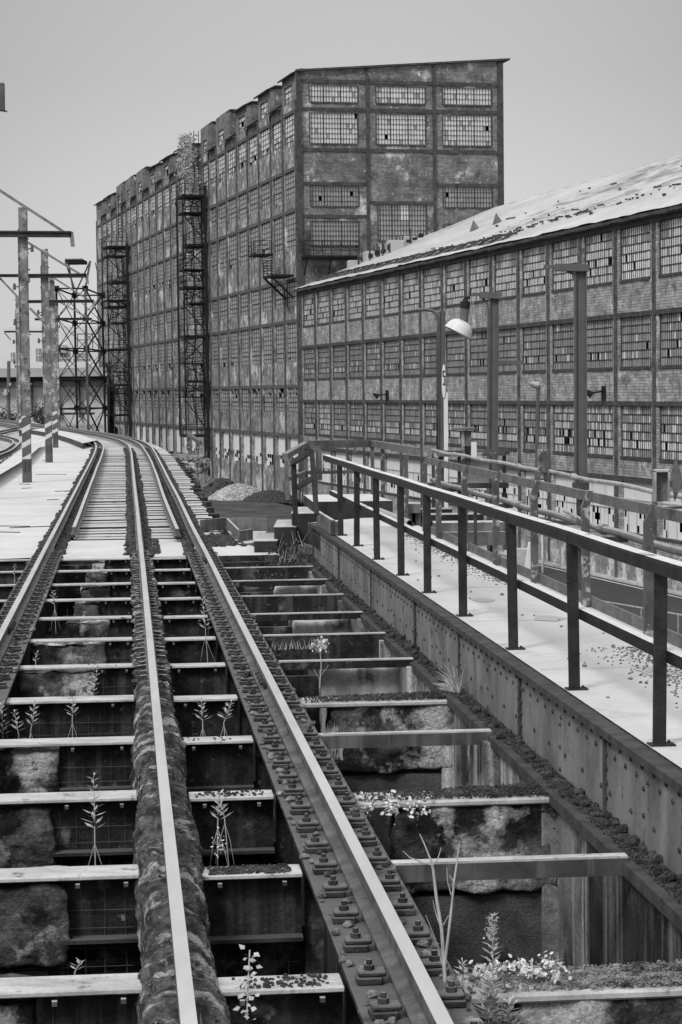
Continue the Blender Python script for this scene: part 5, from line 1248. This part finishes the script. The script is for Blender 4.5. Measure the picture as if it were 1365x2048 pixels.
# shallow steel tray beside the steps
o = thing('steel_tray', 'shallow open steel tray beside the lowest step', 'tray', at_z(470, 1080, 7.5))
q = MB()
for (x0, y0, x1, y1) in ((455, 1060, 535, 1060), (455, 1060, 478, 1085), (478, 1088, 505, 1084), (402, 1064, 455, 1058)):
    a = at_z(x0, y0, 7.46); b = at_z(x1, y1, 7.46); q.bar(a + Vector((0, 0, .11)), b + Vector((0, 0, .11)), .03, .22)
q.build('side', 'steel_sheet', o); q = MB(); q.face([at_z(x, y, 7.50) for x, y in ((455, 1062), (535, 1062), (505, 1086), (478, 1088))]); q.build('base', 'far_grey', o)
# low pier beyond the tie ends
A = at_y(338, 936, 88); B = at_y(404, 936, 88); b = rough_block(I3, A.x, B.x, 88, 94, 6.75, 7.2, .10, 'concrete_block', 'stone', rnd=.1, seed=9, res=.12); tag(b, 'ragged pale concrete block jutting from the trestle before the mill', 'concrete block')
q = MB(); q.tube([at_y(396, 925, 88), at_y(396, 978, 88)], .03, 6); q.bar(at_y(376, 868, 150), at_y(402, 886, 140), .2, .25); q.bar(at_y(376, 868, 150), at_y(379, 905, 150), .2, .2); q.bar(at_y(395, 882, 142), at_y(396, 925, 142), .2, .2); tag(q.build('pipe_railing', 'post_old'), 'bent pale pipe railing beside the longer fire escape foot', 'railing')
q = MB()
for _ in range(300): s_ = U(.06, .22); p = at_y(U(345, 395), 930, U(89, 93.5)); q.rock(Vector((p.x, p.y, 7.25 + s_ * .3)), s_ * .8)
stuff(q.build('rubble', 'gravel_pale'), 'broken rubble lying on the concrete block', 'rubble')

# heaps in the yard
def heap(lab, x, y, w_, h, mt, n=1500, s0=.08, s1=.25):
    c = at_z(x, y, .8); q = MB(); N1 = 22
    for i in range(N1 + 1):
        for j in range(N1 + 1):
            a, b = -1 + 2 * i / N1, -1 + 2 * j / N1; r_ = math.sqrt(a * a + b * b); z = max(0, 1 - r_ ** 1.6) * h * .8; z += noise.noise(Vector((a * 3 + x, b * 3, 0))) * h * .18 * (r_ < .95)
            q.v.append(Vector((c.x + a * w_, c.y + b * w_ * 1.8, .75 + z)))
    for i in range(N1):
        for j in range(N1): k = i * (N1 + 1) + j; q.f.append((k, k + 1, k + N1 + 2, k + N1 + 1)); q.mi.append(0)
    for _ in range(n):
        a = U(0, 6.28); r_ = math.sqrt(R()); s_ = U(s0, s1); z = max(0, 1 - r_ ** 1.6) * h * .8; q.rock(Vector((c.x + math.cos(a) * r_ * w_, c.y + math.sin(a) * r_ * w_ * 1.8, .75 + z)), s_)
    tag(q.build('gravel_heap', mt), lab, 'gravel heap', 'heaps at the foot of the mill')
heap('broad heap of pale broken stone at the foot of the mill', 478, 996, 2.6, 1.5, 'rubble_pale')
heap('dark heap of coarse gravel nearer the mill corner', 540, 1000, 2.3, 1.0, 'gravel', 1100)
heap('dark tarpaulin like mound behind the pale heap', 445, 985, 2.0, 1.7, 'ground', 200)
heap('low pale stone heap beside the tie ends', 400, 975, 2.4, 1.6, 'gravel_pale', 700)

# street side bits
o = thing('pipe_fence', 'pale galvanised pipe fence beside the street', 'fence', at_z(1280, 1270, 0)); q = MB(); Yf = 88
for x0, y0, x1, y1 in ((1190, 1200, 1300, 1219), (1300, 1219, 1420, 1240)): q.tube([at_y(x0, y0, Yf + 2), at_y(x1, y1, Yf)], .04, 6)
q.build('top_rail', 'pipe_pale', o)
for x in (1208, 1283, 1357): q = MB(); c = at_y(x, 1202 + (x - 1190) * .165, Yf + 1); q.tube([Vector((c.x, c.y, 0)), c], .035, 6); q.build('post', 'pipe_pale', o)
q = MB(); q.tube([at_y(1190, 1200, Yf + 2), at_y(1290, 1252, 82)], .035, 6); q.build('brace', 'pipe_pale', o)
o = thing('chain_link_fence', 'pale chain link gate panel standing before the hall wall', 'fence', at_z(1105, 1128, 0)); q = MB()
A = at_y(1086, 1066, 122); B = at_y(1120, 1066, 122)
for f in (0, 1): c = A.lerp(B, f); q.tube([Vector((c.x, c.y, 0)), c], .05, 6)
q.tube([A, B], .04, 6); q.tube([A - Vector((0, 0, 1.6)), B - Vector((0, 0, 1.6))], .03, 6); q.build('frame', 'pipe_pale', o)
q = MB()
for i in range(14): c = A.lerp(B, i / 13); q.tube([Vector((c.x, c.y, .1)), c], .008, 3)
q.build('wire', 'wire', o)
q = MB(); A = at_y(1054, 1085, 118); B = at_y(1066, 1117, 118); q.hexa([Vector((A.x - .15, 118, 0)), Vector((B.x + .1, 118, 0)), Vector((B.x + .1, 118.4, 0)), Vector((A.x - .15, 118.4, 0)), Vector((A.x + .1, 118, A.z)), Vector((B.x, 118, A.z)), Vector((B.x, 118.4, A.z)), Vector((A.x + .1, 118.4, A.z))]); tag(q.build('traffic_barrier', 'white_board', bevel=.03), 'upright white plastic barrier beside the chain link panel', 'barrier')
q = MB(); A = at_y(1030, 1097, 121); B = at_y(1058, 1115, 121); q.box(A.x, B.x, 121, 121.5, 0, A.z); tag(q.build('concrete_barrier', 'kerb', bevel=.05), 'low pale concrete barrier next to the white plastic barrier', 'barrier')
q = MB(); A = at_y(1083, 1060, 119); B = at_y(1087, 1122, 119); q.box(A.x, B.x, 119, 119.1, 0, A.z); tag(q.build('gate_post', 'white_board'), 'white gate post at the chain link panel', 'post')

# ================================================================== PLANTS
def weed(lab, x, y, Z, h, leaves=22, spread=.05, lean=0, bloom=False, mt='leaf_pale', name='weed', L0=.035):
    b = at_y(x, y, Z); o = thing(name, lab, 'weed', b, 'weeds growing in the trestle'); q = MB(); tip = b + Vector((lean, U(-.02, .02), h))
    q.tube([b - Vector((U(-.03, .03), 0, .3 if h > .1 else .05)), b, b.lerp(tip, .5) + Vector((U(-.01, .01), 0, 0)), tip], [.003, .004, .003, .0015], 5)
    if h > .1:
        for sg_ in (-1, 1): q.tube([b - Vector((0, 0, .02)), b + Vector((sg_ * .03, 0, -.12)), b + Vector((sg_ * U(.04, .09), 0, -.26))], [.002, .002, .001], 4)
    q.build('stem', 'stem', o)
    q = MB()
    for i in range(leaves):
        f = .15 + .85 * i / leaves; p = b.lerp(tip, f); a = i * 2.4; L_ = L0 * 1.45 * (1.25 - f * .75) * U(.8, 1.2); d = Vector((math.cos(a), math.sin(a), U(.25, .7))).normalized(); s = d.cross(Vector((0, 0, 1))).normalized() * L_ * .16
        q.face([p, p + d * L_ * .5 + s, p + d * L_, p + d * L_ * .5 - s])
    if bloom:
        for i in range(220):
            f = .68 + .32 * R(); p = b.lerp(tip, f) + Vector((random.gauss(0, .014), random.gauss(0, .014), U(-.01, .02))) * (1.6 - f); s_ = U(.002, .005); a = Vector((U(-1, 1), U(-1, 1), U(-1, 1))).normalized() * s_; c = a.cross(Vector((.3, .8, .5))).normalized() * s_; q.face([p - a, p + c, p + a, p - c], 1)
    q.build('leaf', [mt, 'leaf_bloom'], o)
WL = [(190, 1680, 12.7, .40, 34, 'tall leafy weed rising before the big mottled stone block'), (436, 1650, 12.6, .19, 26, 'leafy weed between middle and clipped rail by the gravelled beam'), (450, 1640, 12.8, .13, 16, 'short forked weed next to the leafy one'), (406, 1450, 16.2, .20, 24, 'upright weed left of a pair under the middle beams'), (448, 1445, 16.2, .16, 20, 'leaning weed of a pair under the middle beams'), (412, 1270, 21, .36, 30, 'tall weed against the clipped rail girder'), (145, 1440, 17.2, .18, 22, 'weed standing by the dark plate under the wide beams'), (183, 1400, 18.5, .30, 26, 'leaning leafy weed at the edge of the mottled stone'), (62, 1460, 17.0, .22, 24, 'weed in the pair near the frame edge'), (38, 1470, 17.0, .2, 22, 'bushier weed of the pair near the frame edge'), (6, 1480, 17.0, .30, 30, 'dense weed cut by the frame edge'), (110, 1215, 24.8, .2, 18, 'thin weed over the wide gauge beams'), (72, 1330, 20.5, .14, 14, 'low weed beside the pale stone'), (150, 1945, 9.9, .06, 10, 'tiny tuft on the nearest beam'), (30, 1155, 31, .2, 14, 'small weed by the platform edge'), (505, 1250, 24, .12, 14, 'small weed beside the clipped rail')]
for (x, y, Z, h, nl, lab) in WL: weed(lab, x, y, Z, h, nl, lean=U(-.04, .04) if 'lean' not in lab else .06, L0=.05 if h > .15 else .035)
# trailing vine with broad leaves in front of the nearest short beam
b = at_y(500, 1900, 8.9); o = thing('vine', 'small vine of broad heart shaped leaves hanging over the nearest short beam', 'vine', b); q = MB(); q.tube([b, at_y(497, 1960, 8.85), at_y(494, 2040, 8.8)], .003, 5); q.build('stem', 'stem', o); q = MB()
for i in range(34):
    p = b.lerp(at_y(494, 2046, 8.75), i / 34) + Vector((U(-.035, .035), U(-.02, .02), 0)); L_ = U(.02, .036); a = U(0, 6.28); d = Vector((math.cos(a), math.sin(a) * .6 - .3, U(-.6, .4))).normalized(); s = d.cross(Vector((0, -.6, 1))).normalized() * L_ * .42
    q.face([p, p + d * L_ * .35 + s, p + d * L_, p + d * L_ * .35 - s])
q.build('leaf', 'leaf_pale', o)
# flowering plant on the gravelled partition
weed('goldenrod with a pale plume of flowers on the nearest gravelled ledge', 986, 1985, 9.1, .33, 56, bloom=True, name='goldenrod', L0=.04)
weed('leafy plant at the very bottom beside the clipped rail', 980, 2075, 9.0, .26, 70, L0=.065, name='leafy_plant')
for x_, h_, l_ in ((930, .16, 'low leafy sprout nearest the clipped rail'), (1018, .15, 'low leafy sprout on the pit side of the leafy plant')): weed(l_, x_, 2070, 9.0, h_, 40, L0=.055, name='leafy_plant')
weed('small grassy sprig beside the goldenrod', 925, 1960, 9.3, .09, 20, L0=.03)
q = MB()
def leaves_at(n, vf, s0, s1):
    for _ in range(n):
        p = vf(); a = Vector((U(-1, 1), U(-1, 1), U(-.3, .8))).normalized() * U(s0, s1); c = a.cross(Vector((U(-1, 1), U(-1, 1), U(-1, 1)))).normalized() * a.length * .62
        q.face([p - a, p - a * .3 + c, p + a * .5 + c * .7, p + a, p + a * .5 - c * .7, p - a * .3 - c])
def cl(cs, sd, z): 
    c = random.choice(cs); return FT(c[0] + random.gauss(0, sd), c[1] + random.gauss(0, sd), z + abs(random.gauss(0, .022)))
C1 = [(U(1.42, 1.85), 9.25 + U(-.1, .15)) for _ in range(16)]; leaves_at(420, lambda: cl(C1, .022, 7.47), .007, .017)
C2 = [(U(1.42, 1.75), 13.3 + U(-.1, .1)) for _ in range(12)]; leaves_at(300, lambda: cl(C2, .025, 7.44) + Vector((0, 0, random.gauss(0, .03))), .008, .018)
leaves_at(60, lambda: at_y(440, 1690, 11.5) + Vector((random.gauss(0, .018), random.gauss(0, .02), random.gauss(0, .03))), .004, .009)
stuff(q.build('leaves', 'leaf_bloom'), 'small bright leaves and blossoms of low creeping plants', 'leaves')
# dry grass blades in the bay and tuft on the girder flange
q = MB()
for _ in range(160): p = FT(U(1.4, 2.0), 22.4 + U(-.05, .3), 7.36); t = p + Vector((U(-.04, .04), U(-.03, .03), U(.04, .13))); q.face([p - Vector((.004, 0, 0)), p + Vector((.004, 0, 0)), t])
for _ in range(70): p = FT(2.72, 18.1 + U(-.1, .1), 7.47); t = p + Vector((U(-.22, .06), U(-.1, .1), U(.02, .26))); m_ = p.lerp(t, .5) + Vector((0, 0, .04)); q.face([p - Vector((.005, 0, 0)), p + Vector((.005, 0, 0)), m_ + Vector((.003, 0, 0)), t, m_ - Vector((.003, 0, 0))])
for _ in range(60): p = FT(1.45 + U(0, .15), 16.6 + U(-.1, .1), 7.2); t = p + Vector((U(-.06, .06), U(-.03, .03), U(.1, .3))); q.face([p - Vector((.004, 0, 0)), p + Vector((.004, 0, 0)), t])
stuff(q.build('grass', 'leaf_pale'), 'dry grass blades in the bay and on the girder flange', 'grass')
# bare forked sapling in front of the wide near bay
b = at_y(905, 2010, 9.0); o = thing('bare_sapling', 'pale bare forked sapling rising beside the clipped rail', 'sapling', b)
def br(pts, r0, r1):
    P = [at_y(x, y, 9.05) for x, y in pts]; n = len(P); q.tube(P, [r0 + (r1 - r0) * i / (n - 1) for i in range(n)], 6)
q = MB(); br([(893, 2005), (889, 1935), (884, 1860), (874, 1800), (867, 1740), (864, 1728)], .0085, .005); br([(889, 1930), (896, 1880), (903, 1820), (909, 1760), (915, 1720), (919, 1686)], .007, .003); q.build('trunk', 'stem', o)
q = MB(); br([(867, 1730), (860, 1715), (850, 1690), (840, 1668)], .005, .002); br([(866, 1730), (845, 1725), (820, 1715), (806, 1702)], .004, .0015); br([(866, 1728), (876, 1718), (883, 1695)], .004, .0015); br([(903, 1790), (896, 1765), (894, 1735)], .003, .0015); br([(909, 1765), (899, 1750)], .003, .0015); br([(884, 1860), (873, 1830), (866, 1800)], .003, .001); br([(887, 1850), (898, 1830)], .002, .001); br([(885, 1930), (872, 1880), (860, 1850), (852, 1830)], .002, .001)
q.build('branch', 'stem', o)
b = at_y(640, 1375, 18.2); o = thing('dry_seedling', 'dry pale stalk with a papery flower head in the middle wide bay', 'seedling', b); q = MB(); q.tube([b, at_y(643, 1330, 18.2), at_y(640, 1296, 18.2)], .004, 5); q.tube([b.lerp(at_y(643, 1330, 18.2), .3), at_y(628, 1338, 18.2)], .002, 4); q.tube([b.lerp(at_y(643, 1330, 18.2), .5), at_y(658, 1330, 18.2)], .002, 4); q.build('stem', 'stem', o); q = MB(); leafblob(q, at_y(640, 1292, 18.2), .09, .04, .08, 120, .01, .025); q.build('flower', 'leaf_bloom', o)
# bramble by the steps
b = at_y(592, 1110, 33.3); o = thing('bramble', 'tangled pale bramble growing beneath the steel steps', 'bramble', b); q = MB()
for i in range(12): x_ = U(-.25, .25); q.tube([b + Vector((x_, U(-.2, .2), -.1)), b + Vector((x_ + U(-.1, .1), U(-.2, .2), U(.05, .15))), b + Vector((x_ + U(-.2, .2), U(-.2, .2), U(.1, .4)))], [.006, .004, .002], 4)
q.build('stem', 'stem', o); q = MB(); leafblob(q, b + Vector((-.1, 0, .0)), .5, .25, .25, 600, .012, .03); q.build('foliage', 'leaf_dark', o)

# tidy: no helper properties left
for o in bpy.data.objects:
    if '_o' in o.keys(): del o['_o']
